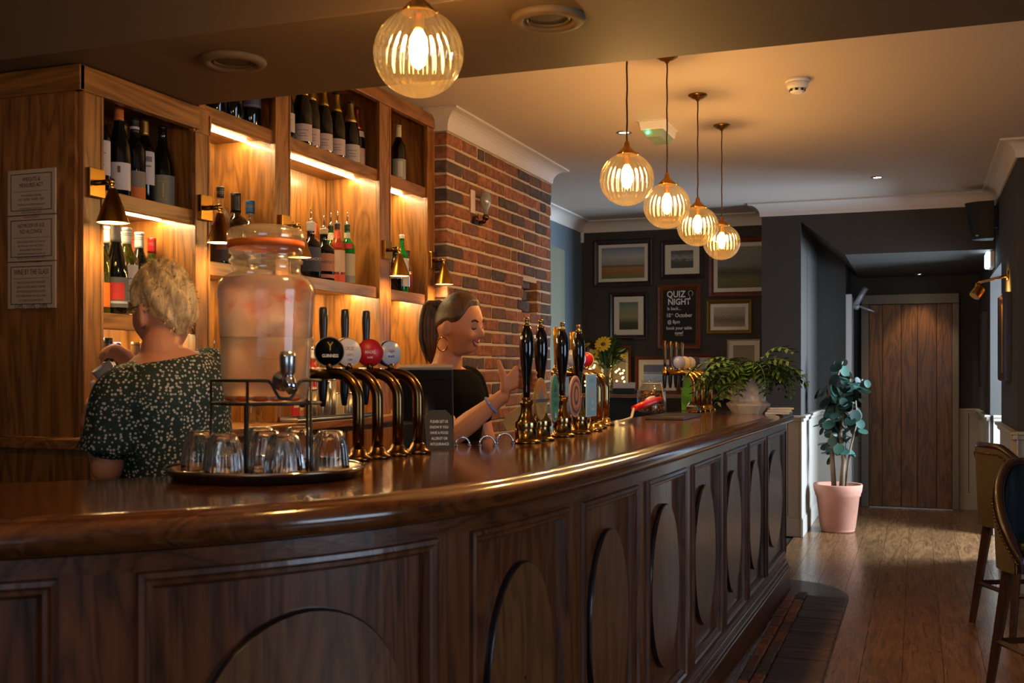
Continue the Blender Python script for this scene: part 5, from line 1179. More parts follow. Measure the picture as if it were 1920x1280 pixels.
for k in range(120):
    a, r_, z_ = rs.uniform(0, 6.28), .076*sqrt(rs.random()), .012+rs.random()*.11
    sn.ball((r_*cos(a), r_*sin(a), z_), (.014, .009, .009), 6, 4, Matrix.Rotation(a*3, 3, 'Z') @ Matrix.Rotation(a, 3, 'X'))
sn.build('snacks', mat('roast_snacks', hexc('7a4a1c'), .5, var=.4, bscale=200), t, kind='stuff')
p = atZ(1296, 770, TOPZ); t = thing('bottle_card', 'green bottle shaped table card beside the far taps', 'card', (p.x-.03, p.y+.02, TZ), .3)
B().prism([(-.035, 0), (.035, 0), (.04, .10), (.03, .15), (.014, .19), (.014, .215), (-.014, .215), (-.014, .19), (-.03, .15), (-.04, .10)], -.002, .002, lambda a, b_, h: (a, h, b_)).build('card', cm('4a8a1c', .5), t); B().box(-.03, .03, -.02, .02, 0, .006).build('foot', cm('3a6a18', .5), t)
# leaflets at the far end of the bar
p = atZ(1462, 776, TOPZ)
for k in range(3):
    t = thing('leaflet_pad', ('stack of white leaflets by the fern pot, bottom pad', 'stack of white leaflets by the fern pot, middle pad', 'stack of white leaflets by the fern pot, top pad')[k], 'leaflets', (p.x-.01, p.y+.05, TZ+k*.0135), .15*k, 'leaflets by the fern')
    B().box(-.07, .07, -.09, .09, 0, .012).build('pad', paper, t, bevel=.001); B().box(-.05, .05, -.07, .07, .012, .0128).build('cover_print', cm('a89aa0', .6), t)
# ------------------------------------------------------------------ fern in a white pot
leaf_g = [mat('fern_green_%d' % k, hexc(h), .45, var=.25, bscale=30) for k, h in enumerate(('2f4a18', '3c5a1c', '223a14', '4c6c26'))]
def strap(L_, w, bend, n=8, fold=.25, droop=1.0):
    """arching strap leaf growing from the origin along +X and up"""
    b = B(); vs = []; x = z = 0; a = bend[0]
    for i in range(n+1):
        u = i/n; ww = w*(sin(pi*min(1, .12+u*.88))**.7)*(1 if u < .97 else .3)
        vs += [(x, -ww, z+ww*fold), (x, 0, z), (x, ww, z+ww*fold)]
        a = bend[0]+(bend[1]-bend[0])*u**droop; x += cos(a)*L_/n; z += sin(a)*L_/n
    fs = [(i*3+k, i*3+k+1, i*3+k+4, i*3+k+3) for i in range(n) for k in range(2)]
    return b.add(vs, fs, True)
p = atZ(1403, 775, TOPZ)
t = thing('potted_fern', 'bushy green fern in a faceted white pot at the far end of the bar', 'potted plant', (p.x, p.y, TZ))
potw = mat('white_stoneware', hexc('c8bcae'), .5, bump=.08, bscale=60)
B().lathe([(.001, 0), (.095, 0), (.13, .05), (.132, .06), (.105, .075), (.102, .115), (.112, .215), (.114, .22), (.104, .22), (.095, .19), (.001, .19)], (0, 0, 0), 16, caps=False, smooth=False).build('pot', potw, t)
B().lathe([(.099, .192), (.001, .20)], (0, 0, 0), 16, caps=False).build('soil', mat('dark_soil', hexc('1c140e'), .9), t)
rs = random.Random(11)
def pinnate(L_, a0, a1, n=9, ll=.05, lw=.009):
    b = B(); x = z = 0; pts = [(0, 0)]
    for i in range(n):
        a = a0+(a1-a0)*((i+1)/n)**1.1; x += cos(a)*L_/n; z += sin(a)*L_/n; pts.append((x, z))
    b.tube([(p_[0], 0, p_[1]) for p_ in pts], [.0022]*n+[.0008], 4, smooth=False)
    for i in range(1, n+1):
        u = i/n; k = ll*(.55+.6*sin(pi*min(.95, u*.9+.05)))
        for s_ in (-1, 1):
            px_, pz_ = pts[i]; d_ = Vector((.55, s_*.9, rs.uniform(-.45, .05))).normalized(); e_ = Vector((.9, -s_*.5, 0)).normalized()
            c0 = Vector((px_, 0, pz_)); m_ = c0+d_*k*.5; t_ = c0+d_*k+Vector((0, 0, -.012))
            b.add([c0, m_+e_*lw, t_, m_-e_*lw], [(0, 1, 2, 3)], True)
    return b
fm = [pinnate(rs.uniform(.26, .40), rs.uniform(.9, 1.5), rs.uniform(-1.7, -.2), 8, rs.uniform(.06, .085), rs.uniform(.010, .015)).mesh('frond', leaf_g[k % 4]) for k in range(16)]
for k in range(105):
    a = rs.uniform(0, 6.283); low = k % 4 == 0 and abs(((a+1.2+pi) % (2*pi))-pi) > .7
    o = inst('frond', fm[k % 16], t, (.075*cos(a)*rs.random(), .075*sin(a)*rs.random(), .21), (rs.uniform(-.4, .4), rs.uniform(-.3, .3)+(.4 if low else 0), a)); s_ = rs.uniform(.65, 1.05)
    o.scale = (s_, s_, s_)
# ------------------------------------------------------------------ yellow flowers in a glass vase on the dresser
p = atY(1140, 735, 9.5)
t = thing('flower_vase', 'glass vase of yellow gerberas and greenery on the dresser', 'flowers', (p.x, 9.47, DZ+.0005))
B().lathe([(.001, .004), (.05, .004), (.052, 0), (.055, .01), (.058, .26), (.060, .262)], (0, 0, 0), 24, caps=False).build('vase', thin_glass('vase_glass', (.8, .84, .82), .12, .6), t)
B().lathe([(.001, .008), (.05, .008), (.052, .15), (.001, .15)], (0, 0, 0), 20, caps=False).build('water', thin_glass('vase_water', (.7, .76, .72), .05, .3), t)
pet = mat('yellow_petals', hexc('e0a818'), .5); heart = mat('flower_heart', hexc('5a3410'), .7)
pm = B().add([(.012, 0, 0), (.03, -.011, .004), (.055, -.009, .004), (.064, 0, 0), (.055, .009, .004), (.03, .011, .004)], [(0, 1, 2, 3, 4, 5)]).mesh('petal', pet)
fl = [((.01, -.17, .44), 1.25, (1.1, 0, 0)), ((-.07, -.17, .35), .8, (1.2, 0, -.4)), ((-.17, -.10, .43), .75, (.6, 0, -.6)), ((.18, -.10, .33), .55, (.8, 0, .9)), ((.03, .02, .50), .6, (.3, 0, 0))]
for i, (c_, s_, r_) in enumerate(fl):
    B().tube([(0, 0, .02), (c_[0]*.3, c_[1]*.3, .22), (c_[0], c_[1]+.01, c_[2]-.01)], .003, 6).build('stem', leaf_g[1], t)
    h_ = B().ball((0, 0, 0), (.014*s_, .014*s_, .008*s_), 12, 6).build('bloom', heart, t); h_.location = c_; h_.rotation_euler = r_
    for k in range(14): inst('petal', pm, h_, (0, 0, .001*(k % 2)), (0, 0, k*2*pi/14), (s_, s_, s_))
rs = random.Random(5); lm = [strap(rs.uniform(.10, .18), rs.uniform(.012, .022), (rs.uniform(.6, 1.4), rs.uniform(-.6, .6)), 5).mesh('leaf', leaf_g[k % 4]) for k in range(8)]
for k in range(120):
    a = rs.uniform(0, 6.283); inst('leaf', lm[k % 8], t, (.10*cos(a)*rs.random(), .08*sin(a)*rs.random(), rs.uniform(.22, .40)), (rs.uniform(-.5, .5), rs.uniform(-.9, .5), a), (1.1, 1.1, 1.1))
# string of fairy lights beside the vase
t = thing('fairy_lights', 'string of warm fairy lights wound round the vase foot', 'fairy lights', (p.x, 9.45, DZ+.0005))
fe = mat('fairy_glow', (1, .8, .4), .4, emit=(1, .68, .22), es=14); pts = []; rs = random.Random(3)
for k in range(40):
    a = k*.9; c_ = (-.15 if k % 3 else .13, -.02); pts.append((c_[0]+.035*cos(a)+rs.uniform(-.012, .012), c_[1]+.04*sin(a), .06+.20*rs.random()*(1 if k % 3 else .8)))
B().tube([(-.17, 0, .001)]+pts, .0012, 5).build('wire', brass, t)
bme = B().ball((0, 0, 0), .008, 8, 6).mesh('light_bulb', fe)
for q in pts: inst('light_bulb', bme, t, q)
# slanted leaflet rack and letter box on the dresser
pa = atY(1172, 726, 9.42); t = thing('letter_tray', 'small white card tray on the dresser in front of the vase', 'tray', (pa.x, 9.40, DZ+.0005))
B().box(-.10, .10, -.04, .05, 0, .05).build('black_box', black_m, t, bevel=.004); o = B().prism([(-.10, .05), (.10, .05), (.105, .10), (.06, .105), (.03, .095), (-.09, .11)], -.03, -.02, lambda a, b_, h: (a, h, b_)).build('cards', cm('b8a49c', .7), t)
pk = atZ(1163, 768, 1.0); t = thing('coaster_rack', 'dark sloping rack of cards between the pumps and dresser', 'rack', (-1.50, 7.35, 0), 0)
B().box(-.09, .09, -.05, .30, 0, .98).build('cabinet', dk, t, bevel=.004)
B().prism([(-.05, .98), (.30, .98), (.30, 1.0), (-.05, 1.18)], -.09, .09, lambda a, b_, h: (h, a, b_)).build('sloping_top', black_m, t)
for k in range(5): B().box(-.085, .085, -.04+k*.062, -.01+k*.062, 1.178-k*.033-.02, 1.186-k*.033).build('card', cm('7a6654', .6), t)
# ------------------------------------------------------------------ terracotta pot with a round leaved plant
p = atZ(1560, 994, 0); t = thing('potted_plant', 'round leaved plant in a weathered terracotta pot by the passage', 'potted plant', (p.x+.05, p.y-.03, .001))
terra = mat('weathered_terracotta', hexc('b47a62'), .85, bump=.1, bscale=45, var=.38)
B().lathe([(.001, 0), (.132, 0), (.140, .012), (.140, .03), (.146, .035), (.178, .30), (.186, .305), (.190, .33), (.196, .34), (.204, .395), (.200, .405), (.188, .40), (.18, .36), (.001, .35)], (0, 0, 0), 40, caps=False).build('pot', terra, t)
B().lathe([(.18, .362), (.001, .37)], (0, 0, 0), 24, caps=False).build('soil', mat('plant_soil', hexc('2a1c12'), .9), t)
bark = mat('pale_bark', hexc('7a6248'), .8, bump=.3, bscale=60, var=.3)
stems = [[(-.03, 0, .36), (-.05, .01, .65), (-.04, .0, .95), (-.03, .02, 1.25), (.04, .0, 1.45)], [(.03, -.02, .36), (.05, -.02, .60), (.02, 0, .85), (.06, .02, 1.10), (.10, .0, 1.3)], [(.06, .02, .36), (.10, .0, .7), (.16, -.02, .95), (.14, 0, 1.15), (.2, 0, 1.30)], [(-.05, .03, .36), (-.03, .04, .8), (-.06, .0, 1.05), (-.10, 0, 1.25)]]
for k, s_ in enumerate(stems): B().tube(catm3(s_) if 'catm3' in globals() else s_, [.022, .02, .016, .011, .007][:len(s_)] if k < 2 else [.008]*len(s_), 8).build('stem', bark, t)
lv = [mat('round_leaf_%d' % k, hexc(h), .4, var=.3, bscale=25) for k, h in enumerate(('1e362c', '2a473a', '182a20', '3a5a4c'))]
lml = []
for k in range(4):
    ol = [(0, 0)]+[(.045+.048*cos(a)*(1.05 if abs(a) > 2.6 else 1), .042*sin(a)) for a in [radians(-165+q*(330/14)) for q in range(15)]]
    b = B(); vs = [(x, y, -.35*(x*x)*2-abs(y)*.12*0+.25*y*y*4) for x, y in ol]+[(.045, 0, -.004)]
    n_ = len(ol); b.add(vs, [(i, (i+1) % n_, n_) for i in range(n_)], True); lml.append(b.mesh('leaf', lv[k]))
rs = random.Random(21)
for k in range(135):
    s_ = stems[rs.choice((0, 0, 1, 1, 2, 3))]; u = rs.uniform(.25, 1)*(len(s_)-1.001); i = int(u); f = u-i
    c_ = Vector(s_[i])*(1-f)+Vector(s_[i+1])*f; a = rs.uniform(0, 6.283); r_ = rs.uniform(.01, .09)
    sc = rs.uniform(.7, 1.25); o = inst('leaf', lml[k % 4], t, (c_.x+r_*cos(a), c_.y+r_*sin(a), c_.z+rs.uniform(-.04, .05)), (rs.uniform(-.5, .5), rs.uniform(.1, 1.3), a)); o.scale = (sc, sc, sc)
# ------------------------------------------------------------------ barrel back bar stools
weave = mat('woven_linen', hexc('54452f'), .9, bump=.6, bscale=300, var=.3)
leather = mat('black_leather', hexc('15161a'), .3, bump=.05, bscale=150, coat=.15)
brown_l = mat('brown_leather_rim', hexc('2c140c'), .32, coat=.2)
leg_m = wood('stool_leg_wood', hexc('180c06'), hexc('40220f'), 'z', .35, .2)
def stool(x, y, rz, label):
    """faces local +Y; backrest wraps round -Y"""
    t = thing('bar_stool', label, 'bar stool', (x, y, 0), rz, 'barrel back stools by the aisle')
    SHZ, R0 = .66, .235
    def shell(r, dz=0):
        def fn(u, v):
            a = -pi/2+(u-.5)*radians(215); k = abs(u-.5)*2
            top = .965-.01*k-.36*max(0, (k-.22)/.78)**1.25; zb = .55
            z = zb+(top+dz-zb)*v; fl = 1+.16*(z-.62)
            return (r*fl*cos(a)*1.02, r*fl*sin(a), z)
        return fn
    B().grid(shell(R0+.022), 40, 10).build('outer_back', weave, t)
    inn = B().grid(lambda u, v: shell(R0-.022, -.004)(u, .10+.90*v), 40, 8).build('inner_back', leather, t)
    rim = []
    for i in range(41): rim.append(shell(R0, .006)(i/40, 1))
    lo = [shell(R0, 0)(1, 1-.1*k) for k in range(1, 10)]; lo2 = [shell(R0, 0)(0, 1-.1*k) for k in range(9, 0, -1)]
    B().tube(lo2+rim+lo, .021, 10).build('rim', brown_l, t)
    stud = B().ball((0, 0, 0), .0055, 6, 4).mesh('stud', bronze)
    for i in range(0, 76):
        u = i/75; q = shell(R0+.0235, 0)(u, .93); inst('stud', stud, t, q)
    for k in range(18):
        for u in (.008, .992): inst('stud', stud, t, shell(R0+.0235, 0)(u, .05+k*.05))
    B().prism([(.225*cos(a)*1.02, .225*sin(a)+(.02 if sin(a) > 0 else 0)) for a in [k*pi/18 for k in range(36)]], .60, .675).build('seat', leather, t, bevel=.025, seg=3)
    B().prism([(.235*cos(a)*1.02, .235*sin(a)) for a in [k*pi/18 for k in range(36)]], .55, .60).build('seat_frame', brown_l, t, bevel=.006)
    for sx_ in (-1, 1):
        for sy in (-1, 1):
            b = B(); a0, a1 = Vector((sx_*.15, sy*.15, .56)), Vector((sx_*.205, sy*.215, 0))
            b.tube([a0, a1], [.032, .021], 4, smooth=False).build('leg', leg_m, t, bevel=.003)
    f = .22; q = lambda s: .15+.055*(1-f/.56)*s
    c_ = .185; d_ = .19
    for a, b_ in (((-c_, -d_), (c_, -d_)), ((c_, -d_), (c_, d_)), ((c_, d_), (-c_, d_)), ((-c_, d_), (-c_, -d_))):
        B().tube([(a[0], a[1], f), (b_[0], b_[1], f)], .013, 4, smooth=False).build('footrest', leg_m, t)
stool(.565, 4.95, radians(-154), 'nearest barrel back stool showing its black leather inside at the right edge')
stool(.56, 6.32, radians(-65), 'second barrel back stool with woven back and brown leather rim behind')
# ================================================================== the two bartenders
def head_surface(H, tweak=()):
    """returns f(u,v,off): a head as a displaced ellipsoid; local +X is the face, +Z the crown"""
    feats = [((1, 0, -.15), .105, .024), ((1, 0, -.04), .09, .011), ((1, 0, .06), .09, .004),
             ((.93, .36, .05), .15, -.009), ((.93, -.36, .05), .15, -.009),
             ((.95, .28, .24), .16, .004), ((.95, -.28, .24), .16, .004),
             ((.80, .52, -.22), .22, .007), ((.80, -.52, -.22), .22, .007),
             ((1, 0, -.36), .10, .004), ((1, 0, -.46), .10, .005), ((1, 0, -.53), .07, -.003),
             ((.86, 0, -.74), .19, .018), ((.62, 0, -.62), .16, -.002), ((.2, .5, -.85), .25, .006), ((.2, -.5, -.85), .25, .006), ((-1, 0, .2), .5, .010), ((-.85, 0, -.75), .5, -.012),
             ((1, .14, -.22), .08, .005), ((1, -.14, -.22), .08, .005)]+list(tweak)
    feats = [(Vector(d).normalized(), s, a) for d, s, a in feats]
    def f(u, v, off=0.):
        a = 2*pi*u; b = pi*(v*.996+.002)-pi/2
        n = Vector((cos(a)*cos(b), sin(a)*cos(b), sin(b)))
        r = Vector((.094*n.x, .074*n.y, .118*n.z))
        k = max(0, -n.z-.15); r.y *= 1-.26*k; r.x *= 1-.10*k
        L_ = r.length
        d = sum(amp*math.exp(-(n.angle(fd)/s)**2) for fd, s, amp in feats)
        return H @ (r*((L_+d+off)/L_))
    return f
def chain(b, pts, rad, n=12, sub=5):
    """tapered limb through the given joints, rounded off at both ends"""
    P = [Vector(p) for p in pts]; Q = [P[0]*2-P[1]]+P+[P[-1]*2-P[-2]]; R = [rad[0]]+list(rad)+[rad[-1]]; out = []; rr = []
    for i in range(1, len(Q)-2):
        for j in range(sub):
            t = j/sub; a, c, d, e = Q[i-1], Q[i], Q[i+1], Q[i+2]
            out.append(.5*((2*c)+(d-a)*t+(2*a-5*c+4*d-e)*t*t+(3*c-a-3*d+e)*t**3)); rr.append(R[i]*(1-t)+R[i+1]*t)
    out.append(P[-1]); rr.append(rad[-1])
    b.tube(out, rr, n); b.ball(P[0], rad[0]*.99, 12, 8); b.ball(P[-1], rad[-1]*.99, 12, 8); return b
def torso(b, secs, M, n=24):
    """secs: (z, cx, half depth, half width) rings in body axes (x forward, y left), lofted and capped"""
    vs = []; fs = []
    for z, cx, hd, hw in secs:
        for k in range(n):
            a = 2*pi*k/n; ca, sa = cos(a), sin(a)
            vs.append(M @ Vector((cx+hd*math.copysign(abs(ca)**.85, ca), hw*math.copysign(abs(sa)**.85, sa), z)))
    for j in range(len(secs)-1):
        for k in range(n): fs.append((j*n+k, j*n+(k+1) % n, (j+1)*n+(k+1) % n, (j+1)*n+k))
    fs += [tuple(reversed(range(n))), tuple(range((len(secs)-1)*n, len(secs)*n))]
    return b.add(vs, fs, True)
def fuse(b, name, m, parent, vox=.006, smooth=5):
    o = b.build(name, m, parent)
    r = o.modifiers.new('fuse', 'REMESH'); r.mode = 'VOXEL'; r.voxel_size = vox; r.use_smooth_shade = True
    s = o.modifiers.new('smooth', 'SMOOTH'); s.iterations = smooth; s.factor = .5
    return o
def hand(b, wrist, knuckle, side, curl, thumb, spread=.019, seg=(.040, .026, .020), fr=.0088):
    """palm from wrist to knuckles; side = unit vector across the knuckles towards the thumb; curl = direction fingers bend to"""
    w, k = Vector(wrist), Vector(knuckle); d = (k-w).normalized(); s = Vector(side).normalized(); c = Vector(curl).normalized()
    for q in (-1.5, -.5, .5, 1.5): chain(b, [w+s*q*.009, k+s*q*spread*.95], [.015, .0125], 10, 3)
    for q, ln in ((-1.5, .80), (-.5, .97), (.5, 1.06), (1.5, .97)):
        p = k+s*q*spread; pts = [p]; a = .35
        for L_ in seg:
            p = p+(d*cos(a)+c*sin(a))*L_*ln; pts.append(p); a += .75
        chain(b, pts, [fr*1.05, fr, fr*.92, fr*.8], 10, 3)
    t0 = w+d*.025+s*.022; pts = [t0]+[Vector(q) for q in thumb]
    chain(b, pts, [.014, .0115, .0095][:len(pts)], 10, 3)
def skin_mat(name, c): return mat(name, hexc(c), .48, sss=.15, bump=.02, bscale=250)
# ---------------------------------------------------------------- blond bartender with her back to us
skin1 = skin_mat('skin_fair', 'c4835f')
P1 = (-1.965, 2.535); ph1 = radians(160)
MR = Matrix.Translation((0, 0, 1.05)) @ Matrix.Rotation(-.17, 4, 'X') @ Matrix.Translation((0, -.02, -1.05))
pr1 = thing('person', 'bartender seen from behind with short blond hair and a dark green dotted blouse', 'person', (P1[0], P1[1], 0))
M1 = Matrix.Rotation(ph1, 4, 'Z'); M1T = M1 @ MR
def L1(x, y, z): return Vector((x-P1[0], y-P1[1], z))
hd1 = Matrix.Translation((-.012+.02*cos(ph1), -.006+.02*sin(ph1), 1.527)) @ Matrix.Rotation(ph1+.10, 4, 'Z') @ Matrix.Rotation(.12, 4, 'Y') @ Matrix.Diagonal((1.0, 1.0, 1.07, 1))
f1 = head_surface(hd1)
b = B(); b.grid(lambda u, v: f1(u, v), 64, 48, True, True)
for s_ in (-1, 1): b.ball(hd1 @ Vector((-.008, s_*.082, -.014)), (.019, .010, .032), 12, 10, (hd1.to_3x3() @ Matrix.Rotation(s_*-.35, 3, 'Z')))
chain(b, [hd1 @ Vector((-.012, 0, -.06)), M1T @ Vector((-.012, 0, 1.43)), M1T @ Vector((-.025, 0, 1.355))], [.046, .052, .072], 16)
SEC = [(.92, 0, .115, .165), (1.00, 0, .105, .150), (1.10, 0, .10, .138), (1.20, -.005, .108, .150), (1.30, -.012, .110, .172), (1.355, -.018, .092, .160), (1.40, -.02, .070, .105), (1.42, -.018, .056, .068)]
torso(b, SEC, M1T)
shL, shR = M1T @ Vector((-.015, .150, 1.325)), M1T @ Vector((-.015, -.160, 1.335))
elL = L1(-2.035, 2.355, 1.10); wrL = L1(-2.21, 2.50, 1.21)
elR = L1(-2.12, 2.85, 1.13); wrR = L1(-2.235, 2.745, 1.345)
chain(b, [shL, (shL+elL)*.5, elL], [.052, .048, .041]); chain(b, [elL, elL*.6+wrL*.4, wrL], [.041, .038, .026])
chain(b, [shR, (shR+elR)*.5, elR], [.052, .045, .040]); chain(b, [elR, elR*.6+wrR*.4, wrR], [.040, .037, .025])
hand(b, wrL, wrL+Vector((-.065, .045, .03)), (.2, .1, 1), (.3, .9, 0), (wrL+Vector((-.03, .03, .055)), wrL+Vector((-.05, .06, .07))))
hand(b, wrR, wrR+Vector((-.035, -.045, .062)), (.75, -.35, .35), (-.2, -.75, -.6), (wrR+Vector((.022, -.045, .035)), wrR+Vector((.02, -.075, .045))))
for s_ in (-1, 1): chain(b, [M1 @ Vector((0, s_*.085, .95)), M1 @ Vector((.01, s_*.09, .50)), M1 @ Vector((-.01, s_*.09, .09))], [.088, .06, .042]); chain(b, [M1 @ Vector((-.03, s_*.09, .05)), M1 @ Vector((.13, s_*.10, .035))], [.042, .034])
fuse(b, 'body', skin1, pr1, .005)
# hair: cropped cap of short tufts over the scalp
def hair_mat(name, dark, light, sc=90.):
    m, nt, p = newmat(name); N = nt.nodes; L = nt.links
    tc = N.new('ShaderNodeTexCoord'); mp = N.new('ShaderNodeMapping'); mp.inputs['Scale'].default_value = (1, 1, .25); L.new(tc.outputs['Object'], mp.inputs['Vector'])
    no = N.new('ShaderNodeTexNoise'); no.inputs['Scale'].default_value = sc; no.inputs['Detail'].default_value = 5; no.inputs['Distortion'].default_value = .8; L.new(mp.outputs[0], no.inputs['Vector'])
    rp = N.new('ShaderNodeValToRGB'); rp.color_ramp.elements[0].position = .32; rp.color_ramp.elements[0].color = (*dark, 1); rp.color_ramp.elements[1].position = .65; rp.color_ramp.elements[1].color = (*light, 1)
    L.new(no.outputs['Fac'], rp.inputs[0]); L.new(rp.outputs[0], p.inputs['Base Color']); p.inputs['Roughness'].default_value = .5
    bp = N.new('ShaderNodeBump'); bp.inputs['Strength'].default_value = .6; bp.inputs['Distance'].default_value = .006; L.new(no.outputs['Fac'], bp.inputs['Height']); L.new(bp.outputs['Normal'], p.inputs['Normal'])
    return m
def scalp(f, mask, off, nu=160, nv=120):
    """offset shell of the head where mask(az, el) > 0, feathered down to the skin at its edge"""
    b = B(); w = nu; vs = []; ok = []
    for j in range(nv+1):
        for i in range(nu):
            u, v = i/nu, j/nv; a = 2*pi*u; a = a-2*pi if a > pi else a; e = pi*v-pi/2
            m_ = mask(a, e); ok.append(m_ > 0); vs.append(f(u, v, -.004+(off(a, e)+.004)*min(1, max(0, m_))))
    fs = [(j*w+i, j*w+(i+1) % w, (j+1)*w+(i+1) % w, (j+1)*w+i) for j in range(nv) for i in range(nu) if ok[j*w+i] or ok[(j+1)*w+i] or ok[j*w+(i+1) % w]]
    return b.add(vs, fs, True)
def mask1(a, e):
    aa = abs(a)
    line = .70 if aa < .7 else (.70-(aa-.7)*1.5 if aa < 1.25 else (-.10 if aa < 1.45 else (.05 if aa < 1.85 else -.12-(aa-1.85)*.62)))
    return (e-line)*3.2
rh = random.Random(2)
blond = hair_mat('cropped_blond_hair', hexc('94744a'), hexc('f0cc8c'), 60)
cap1 = scalp(f1, mask1, lambda a, e: .011+.011*max(0, sin(e))+.004*sin(a*9+e*7)).build('hair', blond, pr1)
tuft = B()
for k in range(1500):
    u, v = rh.random(), .30+.68*rh.random()**.8; a = 2*pi*u; a = a-2*pi if a > pi else a; e = pi*v-pi/2
    if mask1(a, e) < .15 or rh.random() > cos(e)+.15: continue
    ln = .010+.014*max(0, sin(e)); p0 = f1(u, v, .006); p1 = f1(u+rh.uniform(-.02, .02)/max(.2, cos(e)), min(.99, v-.012+rh.uniform(-.015, .01)), .010+ln); s_ = (p1-p0).cross(Vector((rh.random(), rh.random(), 1))).normalized()*.0022
    tuft.add([p0-s_, p0+s_, p1], [(0, 1, 2)])
tuft.build('hair_tufts', blond, pr1, kind='stuff')
def dotted():
    m, nt, p = newmat('green_dotted_cloth'); N = nt.nodes; L = nt.links
    tc = N.new('ShaderNodeTexCoord'); vo = N.new('ShaderNodeTexVoronoi'); vo.inputs['Scale'].default_value = 98; vo.inputs['Randomness'].default_value = .75; L.new(tc.outputs['Object'], vo.inputs['Vector'])
    rp = N.new('ShaderNodeValToRGB'); e = rp.color_ramp.elements; e[0].position = .30; e[0].color = (*hexc('b8ac98'), 1); e[1].position = .37; e[1].color = (*hexc('0c2418'), 1)
    L.new(vo.outputs['Distance'], rp.inputs[0]); L.new(rp.outputs[0], p.inputs['Base Color']); p.inputs['Roughness'].default_value = .75; return m
dot_m = dotted()
b = B(); torso(b, [(z, cx-(.004 if z < 1.3 else 0), hd+(.028 if z < 1.15 else .018), hw+(.03 if z < 1.15 else .02)) for z, cx, hd, hw in [(.86, 0, .13, .18)]+SEC[:-1]], M1T)
chain(b, [M1T @ Vector((-.02, .09, 1.355)), shL, (shL*.45+elL*.55)], [.055, .068, .076]); chain(b, [M1T @ Vector((-.02, -.09, 1.355)), shR, (shR*.5+elR*.5)], [.055, .066, .070])
bl = fuse(b, 'blouse', dot_m, pr1, .007, 8)
bl['label'] = 'dark green blouse with small white dots'
e_ = (elL-shL).normalized(); c0 = shL*.47+elL*.53
B().lathe([(.060, -.05), (.073, 0), (.084, .045), (.082, .046), (.070, 0), (.058, -.05)], c0, 28, axis=e_, caps=False, rib=lambda a, z: .05*sin(5*a)*max(0, (z+.05)/.1)).build('sleeve_flounce', dot_m, pr1)
b = B(); torso(b, [(.10, 0, .12, .19), (.5, 0, .13, .19), (.94, 0, .135, .185)], M1); b.build('skirt', mat('black_skirt', hexc('101012'), .8), pr1)
# glasses arms
B().tube([hd1 @ Vector((.085, .068, .012)), hd1 @ Vector((.03, .080, .014)), hd1 @ Vector((-.012, .082, .012))], .0018, 6).tube([hd1 @ Vector((.085, -.068, .012)), hd1 @ Vector((-.012, -.082, .012))], .0018, 6).tube([hd1 @ Vector((.100, s_*.05, .008)) for s_ in (-1, -.4, .4, 1)], .0018, 6).build('glasses', mat('thin_glasses', hexc('8a6a4c'), .3, .8), pr1)
# tumbler and cloth in her hands
p = Vector((P1[0], P1[1], 0))+wrR+Vector((-.055, -.085, -.005))
t = thing('polished_tumbler', 'tumbler being polished in the blond bartender hand', 'glass', p)
t.rotation_euler = (.5, -.4, 0)
B().lathe([(.024, 0), (.026, .003), (.032, .075), (.030, .075), (.023, .006), (.001, .006)], (0, 0, -.03), 20, caps=False).build('glass_bowl', mat('frosty_glass', hexc('b8b4b4'), .2, trans=.4), t)
clothm = mat('linen_cloth', hexc('b8b0a0'), .9, bump=.2, bscale=80)
q0 = wrL+Vector((-.06, .06, .06)); p = Vector((P1[0], P1[1], 0))+q0
t = thing('tea_towel', 'pale linen towel in the blond bartender hand', 'towel', p)
B().grid(lambda u, v: (-.005+.05*(u-.5)+.006*sin(9*v), .045+.035*(u-.5)+.006*sin(11*u+5*v), .06-.17*v+.006*sin(14*u)), 14, 16).build('towel_cloth', clothm, t).modifiers.new('thick', 'SOLIDIFY').thickness = .004
# ---------------------------------------------------------------- bartender at the pumps
skin2 = skin_mat('skin_warm', 'c07a52')
P2 = (-1.665, 3.81); ph2 = radians(-14)
pr2 = thing('person', 'smiling bartender with a brown ponytail and black top pulling the first pump', 'person', (P2[0], P2[1], 0))
M2 = Matrix.Rotation(ph2, 4, 'Z')
def L2(x, y, z): return Vector((x-P2[0], y-P2[1], z))
hc = atD(862, 610, 4.13); hd2 = Matrix.Translation(L2(*hc)) @ Matrix.Rotation(radians(-12), 4, 'Z') @ Matrix.Rotation(.20, 4, 'Y') @ Matrix.Rotation(.06, 4, 'X')
f2 = head_surface(hd2, [((.9, .30, -.38), .10, -.003), ((.9, -.30, -.38), .10, -.003), ((.78, .5, -.16), .16, .005), ((.78, -.5, -.16), .16, .005)])
b = B(); b.grid(lambda u, v: f2(u, v), 72, 60, True, True)
for s_ in (-1, 1): b.ball(hd2 @ Vector((-.006, s_*.081, -.012)), (.018, .010, .031), 12, 10, (hd2.to_3x3() @ Matrix.Rotation(s_*-.35, 3, 'Z')))
nk = hd2 @ Vector((-.030, 0, -.06))
chain(b, [nk, (nk+M2 @ Vector((-.03, 0, 1.37)))*.5, M2 @ Vector((-.035, 0, 1.32))], [.050, .050, .066], 16)
SEC2 = [(.90, -.02, .11, .165), (1.00, -.03, .10, .145), (1.10, -.03, .098, .138), (1.20, -.03, .118, .150), (1.28, -.035, .112, .170), (1.335, -.04, .090, .160), (1.37, -.04, .065, .11), (1.39, -.04, .05, .062)]
torso(b, SEC2, M2)
shL, shR = M2 @ Vector((-.035, .16, 1.315)), M2 @ Vector((-.03, -.16, 1.315))
elR = L2(-1.545, 3.545, 1.135); wrR = L2(-1.375, 3.590, 1.272)
elL = L2(-1.60, 4.02, 1.05); wrL = L2(-1.60, 3.92, .86)
